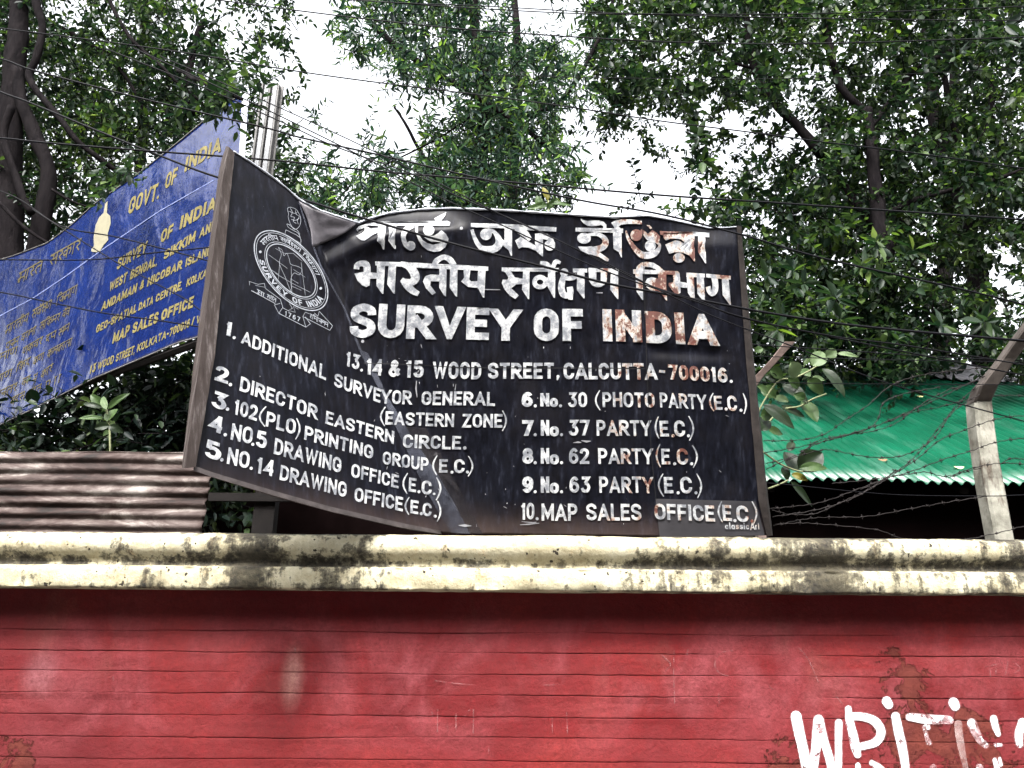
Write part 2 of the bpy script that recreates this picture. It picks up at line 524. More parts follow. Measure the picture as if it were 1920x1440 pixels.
OO = arc(.5, .68, .5, .32, 0, 180) + arc(.5, .32, .5, .32, 180, 360)
st = lambda x: ([(x, 0), (x, 1)], 0, 1)
Pb = [(0, 1), (.5, 1)] + arc(.5, .72, .5, .28, 90, -90) + [(0, .44)]
FONT = {
 'A': (.78, [([(0, 0), (.5, 1), (1, 0)], 0, 1), ([(.2, .27), (.8, .27)], 0, 0)]),
 'B': (.68, [st(0), ([(0, 1), (.5, 1)] + arc(.5, .77, .42, .23, 90, -90) + [(0, .54)], 0, 0), ([(0, .54), (.5, .54)] + arc(.5, .27, .5, .27, 90, -90) + [(0, 0)], 0, 0)]),
 'C': (.68, [([(1, .66)] + arc(.5, .68, .5, .32, 0, 180) + arc(.5, .32, .5, .32, 180, 360) + [(1, .34)], 0, 0)]),
 'D': (.70, [st(0), ([(0, 1), (.4, 1)] + arc(.4, .62, .6, .38, 90, 0) + arc(.4, .38, .6, .38, 0, -90) + [(0, 0)], 0, 0)]),
 'E': (.60, [st(0), ([(0, 1), (1, 1)], 0, 1), ([(0, .52), (.85, .52)], 0, 1), ([(0, 0), (1, 0)], 0, 1)]),
 'F': (.58, [st(0), ([(0, 1), (1, 1)], 0, 1), ([(0, .5), (.88, .5)], 0, 1)]),
 'G': (.70, [([(1, .70)] + arc(.5, .68, .5, .32, 0, 180) + arc(.5, .32, .5, .32, 180, 360) + [(1, .44), (.55, .44)], 0, 0)]),
 'H': (.68, [st(0), st(1), ([(0, .5), (1, .5)], 0, 0)]),
 'I': (.21, [st(.5)]),
 'K': (.70, [st(0), ([(1, 1), (.05, .4)], 0, 1), ([(.3, .6), (1, 0)], 0, 1)]),
 'L': (.58, [st(0), ([(0, 0), (1, 0)], 0, 1)]),
 'M': (.86, [st(0), st(1), ([(0, 1), (.5, .2), (1, 1)], 0, 0)]),
 'N': (.70, [st(0), st(1), ([(0, 1), (1, 0)], 0, 0)]),
 'O': (.70, [(OO, 1, 0)]),
 'P': (.66, [st(0), (Pb, 0, 0)]),
 'R': (.70, [st(0), (Pb, 0, 0), ([(.45, .46), (1, 0)], 0, 1)]),
 'S': (.68, [(sm([(1, .72), (.93, .9), (.5, 1), (.07, .9), (0, .74), (.12, .6), (.5, .5), (.88, .4), (1, .26), (.93, .1), (.5, 0), (.07, .1), (0, .28)], 3), 0, 0)]),
 'T': (.66, [([(0, 1), (1, 1)], 0, 1), st(.5)]),
 'U': (.70, [([(0, 1), (0, .34)] + arc(.5, .34, .5, .34, 180, 360) + [(1, .34), (1, 1)], 0, 1)]),
 'V': (.76, [([(0, 1), (.5, 0), (1, 1)], 0, 1)]),
 'W': (1.0, [([(0, 1), (.25, 0), (.5, .95), (.75, 0), (1, 1)], 0, 1)]),
 'Y': (.76, [([(0, 1), (.5, .42), (1, 1)], 0, 1), ([(.5, .5), (.5, 0)], 0, 1)]),
 'Z': (.64, [([(0, 1), (1, 1), (0, 0), (1, 0)], 0, 1)]),
 '0': (.60, [(OO, 1, 0)]),
 '1': (.36, [st(.7), ([(-.25, .80), (.7, .98)], 0, 0)]),
 '2': (.62, [(sm([(0, .72), (.1, .92), (.5, 1), (.9, .9), (.97, .7), (.8, .48), (.3, .18), (.05, 0)], 3), 0, 0), ([(0, 0), (1, 0)], 0, 1)]),
 '3': (.62, [([(0, 1), (.95, 1), (.45, .6)], 0, 0), (sm([(.40, .58), (.75, .56), (1, .3), (.82, .06), (.5, 0), (.15, .06), (0, .24)], 3), 0, 0)]),
 '4': (.70, [st(.72), ([(.72, 1), (0, .28), (1, .28)], 0, 0)]),
 '5': (.62, [([(1, 1), (.1, 1), (.06, .52)], 0, 0), (sm([(.06, .56), (.5, .64), (.93, .5), (1, .3), (.85, .06), (.5, 0), (.12, .06), (0, .22)], 3), 0, 0)]),
 '6': (.62, [(sm([(.95, .82), (.75, .97), (.45, .98), (.1, .75), (0, .35)], 3), 0, 0), (arc(.5, .3, .5, .3, 0, 345, 16), 1, 0)]),
 '7': (.60, [([(0, 1), (1, 1), (.35, 0)], 0, 1)]),
 '8': (.62, [(arc(.5, .76, .42, .24, 0, 345, 16), 1, 0), (arc(.5, .27, .5, .27, 0, 345, 16), 1, 0)]),
 '9': (.62, [(sm([(.05, .18), (.25, .03), (.55, .02), (.9, .25), (1, .65)], 3), 0, 0), (arc(.5, .7, .5, .3, 0, 345, 16), 1, 0)]),
 '&': (.74, [(sm([(1, 0), (.3, .62), (.22, .85), (.45, 1), (.68, .85), (.55, .65), (.1, .4), (.0, .2), (.3, 0), (.65, .1), (.95, .5)], 3), 0, 0)]),
 '-': (.42, [([(0, .46), (1, .46)], 0, 1)]),
 '/': (.40, [([(0, 0), (1, 1)], 0, 1)]),
 '.': (.20, 'dot'), ',': (.22, 'comma'), ' ': (.38, []),
 'o': (.52, [([(x, y * .56) for x, y in OO], 1, 0)]),
 'c': (.45, [([(x, y * .56) for x, y in [(1, .66)] + arc(.5, .68, .5, .32, 0, 180) + arc(.5, .32, .5, .32, 180, 360) + [(1, .34)]], 0, 0)]),
 'l': (.16, [st(.5)]),
 'i': (.16, [([(.5, 0), (.5, .6)], 0, 1), ([(.5, .85), (.5, .98)], 0, 0)]),
 'a': (.48, [([(x, y * .56) for x, y in OO], 1, 0), ([(1, 0), (1, .56)], 0, 1)]),
 's': (.42, [([(x, y * .56) for x, y in sm([(1, .72), (.93, .9), (.5, 1), (.07, .9), (0, .74), (.12, .6), (.5, .5), (.88, .4), (1, .26), (.93, .1), (.5, 0), (.07, .1), (0, .28)], 2)], 0, 0)]),
 'r': (.34, [([(0, 0), (0, .56)], 0, 1), (sm([(0, .3), (.4, .55), (1, .56)], 3), 0, 0)]),
 't': (.36, [([(.45, 0), (.45, .9)], 0, 1), ([(0, .56), (1, .56)], 0, 0)]),
}


def glyph(ch, t):
    Wd, strokes = FONT[ch]
    if ch in '.,':
        q = circ(Wd / 2, .1, .095, None, 12)
        if ch == '.': return Wd, [q]
        return Wd, [q, [(Wd / 2 - .08, .08), (Wd / 2 + .09, .1), (Wd / 2 - .02, -.14), (Wd / 2 - .1, -.12)]]
    Wd = max(Wd, t)
    out = []
    for pts, closed, cap in strokes:
        p = [(t / 2 + x * (Wd - t), t / 2 + y * (1 - t)) for x, y in pts]
        if cap and not closed:
            for e, i in ((0, 1), (-1, -2)):
                a, b = np.array(p[e]), np.array(p[i])
                d = a - b
                d = d / np.linalg.norm(d)
                diag = abs(d[0]) > 0.05 and abs(d[1]) > 0.05
                p[e] = tuple(a + d * (t * 1.1 if diag else t / 2))
        for q in stroke_polys(p, t, closed):
            if cap: q = clip_y(q, 0, 1)
            if len(q) >= 3: out.append(q)
    return Wd, out


VPX, VPY = 994.0, -3568.0


def updir(x, y):
    d = np.array((VPX - x, VPY - y))
    return d / np.linalg.norm(d)


def word(text, x0, y0, x1, y1, h0, h1, t=.22, gap=.10, lean=0.0):
    gl = []
    x = 0
    for ch in text:
        w_, pol = glyph(ch, t)
        gl.append((x, pol))
        x += w_ + gap
    tot = x - gap
    out = []
    for gx, pol in gl:
        jy = random.uniform(-.012, .012)
        for q in pol:
            r = []
            for a, b in q:
                u = (gx + a) / tot
                bx, by = x0 + (x1 - x0) * u, y0 + (y1 - y0) * u
                hh_ = h0 + (h1 - h0) * u
                d = updir(bx, by)
                r.append((bx + d[0] * (b + jy) * hh_ + lean * b * hh_, by + d[1] * (b + jy) * hh_))
            out.append(r)
    return out


def dot(x, y, r=3.0):
    return [circ(x, y, r, None, 12)]


def paren(xa, xb, ya, yb, op=True, w=3.3):
    """op: '(' between x xa..xb"""
    d = updir((xa + xb) / 2, ya)[0] / -updir((xa + xb) / 2, ya)[1]
    pts = []
    for i in range(9):
        t = i / 8
        bl = math.sin(math.pi * t)
        x = (xb - (xb - xa) * bl) if op else (xa + (xb - xa) * bl)
        pts.append((x + d * (0.5 - t) * (yb - ya) * .5, ya + (yb - ya) * t, w * (0.55 + 0.45 * bl)))
    return stroke_polys(pts, w)


def union_tris(polys, step=None):
    V2, F2 = [], []
    for q in polys:
        q = [(float(a[0]), float(a[1])) for a in q]
        if len(q) < 3: continue
        tris = [(0, 1, 2)] if len(q) == 3 else tessellate_polygon([[Vector((a, b, 0)) for a, b in q]])
        for tr in tris:
            a, b, c = (q[i] for i in tr)
            ar = (b[0] - a[0]) * (c[1] - a[1]) - (c[0] - a[0]) * (b[1] - a[1])
            if abs(ar) < 1e-3: continue
            if ar < 0: b, c = c, b
            k_ = len(V2)
            V2 += [Vector(a), Vector(b), Vector(c)]
            F2.append([k_, k_ + 1, k_ + 2])
    if step:
        A = np.array([tuple(x) for x in V2])
        x0, y0 = A.min(0)
        x1, y1 = A.max(0)
        for gx in np.arange(x0 + step / 2 + .137, x1, step):
            for gy in np.arange(y0 + step / 2 + .211, y1, step):
                V2.append(Vector((gx, gy)))
    vs, es, fs, ov, oe, of = delaunay_2d_cdt(V2, [], F2, 0, 1e-3, True)
    return [tuple(x) for x in vs], [f_ for f_, o_ in zip(fs, of) if len(o_)]


def lay(name, polys, surf, mat, parent, step=8, lift=0.0013):
    vs, fs = union_tris(polys, step)
    used = sorted({i for q in fs for i in q})
    idx = {a: b for b, a in enumerate(used)}
    V = [atw(*vs[i], surf(*vs[i]) * (1 - lift)) for i in used]
    # y grows downward in the photograph, so flip the winding towards the viewer
    return mesh(name, V, [[idx[i] for i in q][::-1] for q in fs], mat, parent, True)


def trans(origin, sc, pts):
    return [(origin[0] + p[0] / sc, origin[1] + p[1] / sc) + ((p[2] / sc,) if len(p) > 2 else ()) for p in pts]


def poly_t(origin, sc, *polys):
    return [trans(origin, sc, p) for p in polys]


def str_t(origin, sc, pts, k=4):
    return stroke_polys([tuple(q) for q in catmull(trans(origin, sc, pts), k)], 1, False, 1.5)


# a small Devanagari-like stroke alphabet for the tiny lines
DV = {
 'bh': (.95, [[(0, .95), (.25, .95), (.32, .7), (.28, .45)], [(0, .45), (.9, .45)], [(.1, .45), (.15, .2), (.3, .15), (.3, .45)], [(.9, 1), (.9, 0)]]),
 'aa': (.35, [[(.2, 1), (.2, 0)]]),
 'r': (.65, [[(.1, 1), (.5, .85), (.55, .6), (.2, .5)], [(.2, .5), (.6, .05)]]),
 't': (.9, [[(.85, 1), (.85, 0)], [(.85, .65), (.3, .65), (.15, .4), (.4, .05)]]),
 'ii': (.45, [[(.3, 1), (.3, 0)], [(-.3, 1), (-.1, 1.25), (.2, 1.25), (.3, 1)]]),
 'i': (.5, [[(.2, 1), (.2, 0)], [(.2, 1), (.35, 1.25), (.7, 1.25), (.9, 1)]]),
 'y': (.9, [[(.15, 1), (.28, .65), (.1, .45), (.4, .35), (.8, .42)], [(.8, 1), (.8, 0)]]),
 's': (.95, [[(.1, 1), (.5, .85), (.45, .6), (.15, .5), (.5, .1)], [(.3, .55), (.9, .55)], [(.9, 1), (.9, 0)]]),
 'v': (.85, [arc(.4, .5, .27, .22, 0, 360, 10), [(.75, 1), (.75, 0)]]),
 've': (.85, [arc(.4, .5, .27, .22, 0, 360, 10), [(.75, 1), (.75, 0)], [(.7, 1), (.35, 1.3)], [(.7, 1), (1.0, 1.3)]]),
 'k': (1.0, [arc(.27, .5, .22, .2, 0, 360, 10), [(.5, 1), (.5, 0)], [(.5, .7), (.85, .75), (.95, .45), (.8, .2)]]),
 'ks': (.9, [[(.2, .9), (.4, .75), (.15, .45), (.35, .1), (.5, .35)], [(.3, .6), (.85, .6)], [(.85, 1), (.85, 0)]]),
 'n': (.9, [[(.12, 1), (.12, .4), (.35, .3), (.5, .5), (.5, 1)], [(.85, 1), (.85, 0)]]),
 'g': (.8, [[(.3, 1), (.3, .4), (.08, .4)], [(.75, 1), (.75, 0)]]),
 'm': (.85, [[(.15, 1), (.15, .4), (0, .35)], [(.15, .5), (.8, .5)], [(.8, 1), (.8, 0)]]),
 'p': (.85, [[(.15, 1), (.15, .5), (.4, .35), (.8, .45)], [(.8, 1), (.8, 0)]]),
 'l': (.9, [[(.1, .3), (.15, .7), (.4, .75), (.45, .5)], [(.45, .65), (.85, .65)], [(.85, 1), (.85, 0)]]),
 'd': (.8, [[(.5, 1), (.5, .75), (.15, .6), (.3, .3), (.6, .45)], [(.5, .3), (.75, .05)]]),
 'c': (.85, [[(.1, .6), (.8, .6)], [(.3, .6), (.35, .35), (.8, .4)], [(.8, 1), (.8, 0)]]),
 'h': (.7, [[(.5, 1), (.5, .8), (.2, .7), (.5, .55), (.2, .35), (.6, .1)]]),
 'a': (1.0, [[(.1, .9), (.4, .9), (.3, .55), (.45, .45), (.35, .1), (.05, .2)], [(.4, .5), (.9, .5)], [(.9, 1), (.9, 0)]]),
}


def dword_raw(keys, t=.12):
    x = 0
    out = []
    for k_ in keys:
        w_, ss = DV[k_]
        for s_ in ss:
            out += stroke_polys([(x + a, b) for a, b in s_], t, False, 1.5)
        x += w_ + .05
    out += stroke_polys([(0, 1), (x * .5, 1), (x, 1)], t)
    return [[(a / x, b) for a, b in q] for q in out]


def dword(keys, x0, y0, x1, y1, h, t=.13):
    out = []
    for q in dword_raw(keys, t):
        r = []
        for u, b in q:
            bx, by = x0 + (x1 - x0) * u, y0 + (y1 - y0) * u
            d = updir(bx, by)
            r.append((bx + d[0] * b * h, by + d[1] * b * h))
        out.append(r)
    return out


# ------------------------------------------------------------------ the black sign
def inv_plane(*pts):
    A = np.array([(p[0], p[1], 1.0) for p in pts])
    b = np.array([ray(p[0], p[1]).y / p[2] for p in pts])
    return np.linalg.solve(A, b)


PM = inv_plane((828, 998, 3.10), (560, 372, 2.80), (1435, 1003, 3.10))
PLf = inv_plane((828, 998, 3.10), (560, 372, 2.80), (388, 575, 2.40))
CA, CB = np.array((560., 372.)), np.array((828., 998.))
CN = np.array((CB[1] - CA[1], -(CB[0] - CA[0])))
CN = CN / np.linalg.norm(CN)


def pl_w(pl, x, y):
    return 1.0 / (pl[0] * x + pl[1] * y + pl[2])


TOPE = [(436, 281), (470, 302), (510, 330), (540, 353), (560, 372), (600, 393), (640, 406), (672, 417), (690, 409), (730, 398), (790, 391), (850, 389), (950, 393),
        (1060, 400), (1150, 406), (1215, 403), (1240, 407), (1280, 415), (1330, 426), (1365, 425), (1390, 423)]
TX, TY = [p[0] for p in TOPE], [p[1] for p in TOPE]


def sstep(a, b, x):
    t = min(1, max(0, (x - a) / (b - a)))
    return t * t * (3 - 2 * t)


def sign_w(x, y):
    q = (x - CA[0]) * CN[0] + (y - CA[1]) * CN[1]
    wd = min(46, max(3, 5 + (y - 585) * 0.125))
    lo = 5
    if q < -lo:
        w_ = pl_w(PLf, x, y)
    elif q > wd:
        w_ = pl_w(PM, x, y)
    else:
        a = (x - CN[0] * (q + lo), y - CN[1] * (q + lo))
        b = (x + CN[0] * (wd - q), y + CN[1] * (wd - q))
        t = (q + lo) / (wd + lo)
        w_ = 1 / ((1 - t) / pl_w(PLf, *a) + t / pl_w(PM, *b))
    if q > 0:
        d = y - np.interp(x, TX, TY)
        win = sstep(640, 700, x) * (1 - sstep(830, 900, x))
        w_ += 0.055 * win * (1 - sstep(0, 44, d)) - 0.012 * win * sstep(20, 45, d) * (1 - sstep(45, 80, d))
        # pulled pleat running down-left from the crumpled corner
        ln = (x - 672) * 0.46 + (y - 417) * 0.89 - 6
        pw_ = sstep(560, 640, x) * (1 - sstep(690, 780, x))
        w_ += 0.009 * pw_ * math.exp(-((ln - 12) / 11) ** 2) - 0.010 * pw_ * math.exp(-((ln - 36) / 13) ** 2)
        w_ += 0.030 * sstep(1230, 1300, x) * (1 - sstep(0, 40, d)) * 0.8
        w_ += 0.006 * noise.noise(Vector((x / 210, y / 120, 3.3))) + 0.0035 * noise.noise(Vector((x / 70, y / 80, 7.1)))
        w_ += 0.012 * math.exp(-((y - 655 - (x - 1200) * .06) / 14) ** 2) * sstep(1190, 1240, x) * (1 - sstep(1330, 1400, x))
    else:
        w_ += 0.004 * noise.noise(Vector((x / 140, y / 160, 1.3)))
    return w_


# materials of the board
n = N('black_sign_paint')
streak = n.noise(1.0, 8, 0.7, n.map((45, 45, 3.0)))
blot = n.noise(3.5, 7, 0.65)
base = n.ramp(streak, [(0.35, (0.0016, 0.0016, 0.0024)), (0.56, (0.0040, 0.0043, 0.0068)), (0.76, (0.019, 0.021, 0.030))])
base = n.mix(n.ramp(blot, [(0.45, 0.0), (0.8, 0.5)]), base, (0.010, 0.0085, 0.0095))
scr = n.ramp(n.noise(26, 4, 0.5, n.map((3.2, 3.2, 1.0))), [(0.76, 0.0), (0.79, 1.0)])
base = n.mix(n.math('MULTIPLY', scr, 0.8), base, (0.40, 0.40, 0.42))
dustm = n.ramp(n.axis(2, at(1100, 1004, 3.1).z, at(1100, 940, 3.1).z), [(0.0, 0.6), (0.6, 0.12), (1.0, 0.0)])
base = n.mix(n.math('MULTIPLY', dustm, n.noise(8, 7)), base, (0.075, 0.052, 0.045))
n.bump(n.noise(9, 6, 0.6), 0.10, 0.01)
M_black = n.set(base, n.ramp(n.noise(7, 6), [(0.3, 0.28), (0.7, 0.46)]), None, 0.05)


def letter_mat(name, rust=0.0, chip=0.60):
    n = N(name)
    a = n.noise(24, 9, 0.72)
    b = n.noise(62, 7, 0.7)
    c = n.ramp(a, [(0.36, (0.075, 0.08, 0.092)), (0.46, (0.125, 0.13, 0.142)), (0.54, (0.25, 0.255, 0.26)), (0.75, (0.35, 0.35, 0.345))])
    c = n.mix(n.ramp(b, [(chip, 0.0), (chip + 0.05, 0.75)]), c, (0.03, 0.03, 0.033))
    if rust:
        rx = n.axis(0, 0.30, 0.62)
        rm = n.math('MULTIPLY', n.ramp(rx, [(0.0, 0.0), (0.5, 1.0)]), rust)
        rr = n.noise(13, 9, 0.7, n.map((1, 1, 0.7)))
        mk = n.ramp(n.math('ADD', rr, n.math('MULTIPLY', rm, 0.07)), [(0.60, 0.0), (0.63, 1.0)])
        mk2 = n.ramp(n.math('ADD', rr, n.math('MULTIPLY', rm, 0.07)), [(0.55, 0.0), (0.62, 1.0)])
        mk = n.math('MULTIPLY', mk, n.ramp(rx, [(0.0, 0.0), (0.25, 1.0)]))
        mk2 = n.math('MULTIPLY', mk2, n.ramp(rx, [(0.0, 0.0), (0.25, 0.55)]))
        c = n.mix(mk2, c, (0.26, 0.155, 0.075))
        c = n.mix(mk, c, n.ramp(n.noise(30, 6), [(0.3, (0.035, 0.009, 0.006)), (0.7, (0.085, 0.026, 0.016))]))
    return n.set(c, 0.55, None, 0.4)


M_let = letter_mat('weathered_white_lettering', 1.0, 0.66)
M_let2 = letter_mat('white_list_lettering', 0.55, 0.70)
M_thin = simple('thin_white_line_paint', (0.17, 0.18, 0.20), 0.6, 0.35, 40, 0, 0)

n = N('weathered_frame_wood')
wv = n.noise(1.0, 8, 0.7, n.map((40, 40, 2.5)))
M_wood = n.set(n.ramp(wv, [(0.3, (0.016, 0.011, 0.0095)), (0.55, (0.034, 0.027, 0.025)), (0.72, (0.11, 0.096, 0.093))]), 0.8, None, 0.12)
n.bump(n.noise(1.0, 8, 0.7, n.map((90, 90, 5))), 0.6, 0.006)
M_darkwood = simple('dark_weathered_wood', (0.005, 0.004, 0.0038), 0.9, 0.5, 18)

sign = thing('sign_board', 'large black hand-painted sign on the wall, folded at the left and lettered in white', 'sign')

NS, NT = 300, 160
B0, B1 = (362, 873), (828, 999)
BOT = [(828, 999), (900, 1001), (1000, 1003), (1100, 1004), (1240, 1006), (1340, 1005), (1437, 1003)]
LB = [(352, 875), (400, 891), (520, 927), (620, 955), (700, 974), (760, 987), (828, 999)]
V = []
sc_ = 0.30
for i in range(NS):
    s = i / (NS - 1)
    if s <= sc_:
        u = s / sc_
        tx = 436 + (560 - 436) * u
        bx = 364 + (828 - 364) * u
        by = np.interp(bx, [p[0] for p in LB], [p[1] for p in LB])
    else:
        u = (s - sc_) / (1 - sc_)
        tx = 560 + (1390 - 560) * u
        bx = 828 + (1437 - 828) * u
        by = np.interp(bx, [p[0] for p in BOT], [p[1] for p in BOT])
    ty = np.interp(tx, TX, TY)
    ty += 1.2 * noise.noise(Vector((tx / 14, 0.0, 5.0)))
    by += 1.0 * noise.noise(Vector((bx / 17, 4.0, 5.0)))
    for j in range(NT):
        t = j / (NT - 1)
        x, y = tx + (bx - tx) * t, ty + (by - ty) * t
        V.append(atw(x, y, sign_w(x, y)))
PV, PF = grid_mesh(V, NS, NT)
board = mesh('board', PV, [q[::-1] for q in PF], M_black, sign, True)
md = board.modifiers.new('thickness', 'SOLIDIFY')
md.thickness = 0.004
md.offset = -1

# pale bare-metal rim along the torn top edge
M_rim = simple('bare_metal_edge', (0.24, 0.25, 0.28), 0.5, 0.35, 30)
v, f = [], []
pts, rad = [], []
for x in np.arange(438, 1386, 5.0):
    y = np.interp(x, TX, TY) + 1.5
    pts.append(atw(x, y, sign_w(x, y) - 0.004))
    k_ = 0.0052 if x < 680 else (0.0062 if x < 1160 else 0.0035)
    rad.append(k_ * (0.85 + 0.6 * noise.noise(Vector((x / 22, 2.0, 0)))))
tube(v, f, pts, rad, 6)
mesh('top_edge', v, f, M_rim, sign, True)

# torn flap bent up between the fold and the crumpled corner: the reflected sky painted in as grey
M_flap = simple('sky_grey_flap', (0.060, 0.056, 0.063), 0.5, 0.3, 14)
ftop = [(561, 377), (585, 390), (600, 396), (620, 403), (640, 410), (655, 415), (669, 419)]
fbot = [(586, 463), (594, 461), (606, 456), (618, 451), (632, 445), (648, 436), (664, 424)]
FV = []
for i in range(25):
    u = i / 24
    a = (np.interp(u * 6, range(7), [p[0] for p in ftop]), np.interp(u * 6, range(7), [p[1] for p in ftop]))
    b = (np.interp(u * 6, range(7), [p[0] for p in fbot]), np.interp(u * 6, range(7), [p[1] for p in fbot]))
    for j in range(13):
        t = j / 12
        x, y = a[0] + (b[0] - a[0]) * t + 6 * math.sin(math.pi * t) * (1 - u), a[1] + (b[1] - a[1]) * t
        h_ = 0.004 + 0.016 * (1 - t) ** 0.8 * (0.6 + 0.6 * math.sin(math.pi * u)) + 0.007 * math.sin(5 * u + 2 * t) * (1 - t) + 0.004 * noise.noise(Vector((x / 18, y / 14, 0)))
        FV.append(atw(x, y, sign_w(x, y) - h_))
PV, PF = grid_mesh(FV, 25, 13)
fo = mesh('bent_flap', PV, [q[::-1] for q in PF], M_flap, sign, True)
fo['label'] = 'torn flap with the reflected sky painted in as grey'
md = fo.modifiers.new('t', 'SOLIDIFY')
md.thickness = 0.003
md.offset = -1


def prism(name, cols, mat, jit=0.0, rows_=26):
    """cols: list of (polyline px list, w function) around the section."""
    V = []
    nc = len(cols)
    for c in cols:
        pl_, wf = c
        L = [0]
        for a, b in zip(pl_, pl_[1:]):
            L.append(L[-1] + math.hypot(b[0] - a[0], b[1] - a[1]))
        for j in range(rows_):
            s = L[-1] * j / (rows_ - 1)
            x = np.interp(s, L, [p[0] for p in pl_])
            y = np.interp(s, L, [p[1] for p in pl_])
            x += jit * noise.noise(Vector((s / 9, pl_[0][0] * .37, 1.0)))
            V.append(atw(x, y, wf(x, y)))
    PV, PF = grid_mesh(V, nc, rows_, True)
    PF.append(tuple(c * rows_ for c in range(nc)))
    PF.append(tuple(c * rows_ + rows_ - 1 for c in range(nc))[::-1])
    return mesh(name, PV, PF, mat, sign)


prism('side_post', [
    ([(440, 286), (403, 667), (367, 876)], lambda x, y: pl_w(PLf, x, y) * 0.990),
    ([(429, 275), (420, 320), (375, 667), (347, 878)], lambda x, y: pl_w(PLf, x, y) * 0.985),
    ([(424, 274), (412, 310), (365, 667), (341, 877)], lambda x, y: pl_w(PLf, x, y) * 1.016),
    ([(430, 286), (395, 667), (360, 876)], lambda x, y: pl_w(PLf, x, y) * 1.03)], M_wood, 1.2)
prism('side_post', [
    ([(1381, 424), (1396, 640), (1422, 940), (1438, 1006)], lambda x, y: pl_w(PM, x, y) * 0.996),
    ([(1389, 424), (1408, 640), (1438, 940), (1447, 1004)], lambda x, y: pl_w(PM, x, y) * 0.990),
    ([(1390, 425), (1410, 640), (1441, 940), (1449, 1004)], lambda x, y: pl_w(PM, x, y) * 1.012),
    ([(1385, 425), (1400, 640), (1426, 940), (1440, 1004)], lambda x, y: pl_w(PM, x, y) * 1.02)], simple('charred_frame_wood', (0.016, 0.013, 0.012), 0.8, 0.5, 22), 1.0)
prism('bottom_rail', [
    ([(366, 874), (400, 886), (520, 922), (620, 950), (760, 982), (826, 995)], lambda x, y: sign_w(x, y) - 0.012),
    ([(362, 882), (400, 895), (520, 931), (620, 959), (760, 991), (826, 1001)], lambda x, y: sign_w(x, y) - 0.012),
    ([(368, 884), (404, 897), (524, 934), (624, 961), (762, 993), (828, 1002)], lambda x, y: sign_w(x, y) + 0.03),
    ([(372, 876), (404, 888), (524, 924), (624, 952), (762, 984), (828, 997)], lambda x, y: sign_w(x, y) + 0.03)], simple('grimy_rail', (0.032, 0.027, 0.027), 0.7, 0.5, 16))

# patch sheet in the lower right corner
Pp = []
for i in range(14):
    for j in range(8):
        u, t = i / 13, j / 7
        x = (1229 + (1417 - 1229) * u) * (1 - t) + (1237 + (1434 - 1237) * u) * t
        y = (935 + 5 * u) * (1 - t) + (1007 - 3 * u) * t
        Pp.append(atw(x, y, sign_w(x, y) - 0.0022 - 0.012 * (1 - t) ** 1.5 * 0.0 + 0.010 * 0 - 0.0025 * t))
PV, PF = grid_mesh(Pp, 14, 8)
n = N('dull_grey_black_patch')
M_patch = n.set(n.ramp(n.noise(6, 7), [(0.3, (0.012, 0.0115, 0.013)), (0.7, (0.026, 0.025, 0.028))]), 0.45, None, 0.2)
po = mesh('patch_panel', PV, [q[::-1] for q in PF], M_patch, sign)

# seams between the sheets
M_seam = simple('dark_seam', (0.006, 0.006, 0.007), 0.8, 0.2, 10, 0, 0)
lay('seam', stroke_polys([(682, 681), (760, 683), (860, 689), (1000, 690), (1100, 690), (1210, 691)], 1.6), sign_w, M_seam, board, 9, 0.0019)
lay('seam', stroke_polys([(1205, 425), (1209, 560), (1213, 700), (1222, 860), (1230, 935)], 1.2), sign_w, M_seam, board, 9, 0.0019)
M_scrape = simple('scraped_metal', (0.13, 0.13, 0.14), 0.5, 0.3, 30, 0, 0)  # pale scratches through the black paint
gl = stroke_polys([(860, 985, 1), (872, 985.5, 5), (884, 986, 1)], 3)
gl += stroke_polys([(975, 984, 1), (990, 983, 2.5), (1011, 981, 1)], 3) + stroke_polys([(978, 978, .8), (1000, 980, 2), (1006, 979, 1)], 3)
gl += stroke_polys([(781, 714, 1.5), (780, 728, 3), (782, 745, 1)], 2) + stroke_polys([(1090, 826, 1), (1100, 828, 4), (1108, 827, 1)], 2)
gl += stroke_polys([(1075, 830, 1), (1084, 829, 3), (1090, 830, 1)], 2) + stroke_polys([(855, 720, .8), (853, 732, 2)], 2)
gl += stroke_polys([(895, 541, 1), (915, 543, 1.6), (938, 543, 1)], 2) + stroke_polys([(1118, 549, .8), (1130, 549, 1.6)], 2) + dot(680, 640, 3) + dot(865, 428, 3)
for i in range(46):
    x, y = random.uniform(700, 1380), random.uniform(640, 990)
    a = random.gauss(1.4, .5)
    L = random.uniform(1.5, 8)
    gl += stroke_polys([(x, y, .7), (x + L * .5 * math.cos(a), y + L * .5 * math.sin(a), random.uniform(.8, 1.8)), (x + L * math.cos(a), y + L * math.sin(a), .6)], 1)
lay('scratches', gl, sign_w, M_scrape, board, 9, 0.0012)

sheen_strip = [[(672, 655), (690, 662), (726, 742), (770, 815), (815, 880), (850, 940), (882, 1001), (846, 999), (824, 965), (784, 890), (742, 800), (709, 727)]]
sheen_strip += stroke_polys([(561, 380, 2), (582, 448, 3), (602, 500, 3), (646, 578, 3.5), (676, 658, 5)], 3)


def painted_sheen(name, c, amin):
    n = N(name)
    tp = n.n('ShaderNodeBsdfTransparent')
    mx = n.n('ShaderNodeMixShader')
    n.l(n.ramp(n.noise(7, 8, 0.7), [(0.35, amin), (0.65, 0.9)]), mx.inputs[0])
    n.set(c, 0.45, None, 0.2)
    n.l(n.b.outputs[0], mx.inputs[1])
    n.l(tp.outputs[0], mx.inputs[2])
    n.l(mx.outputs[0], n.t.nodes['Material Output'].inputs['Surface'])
    return n.m


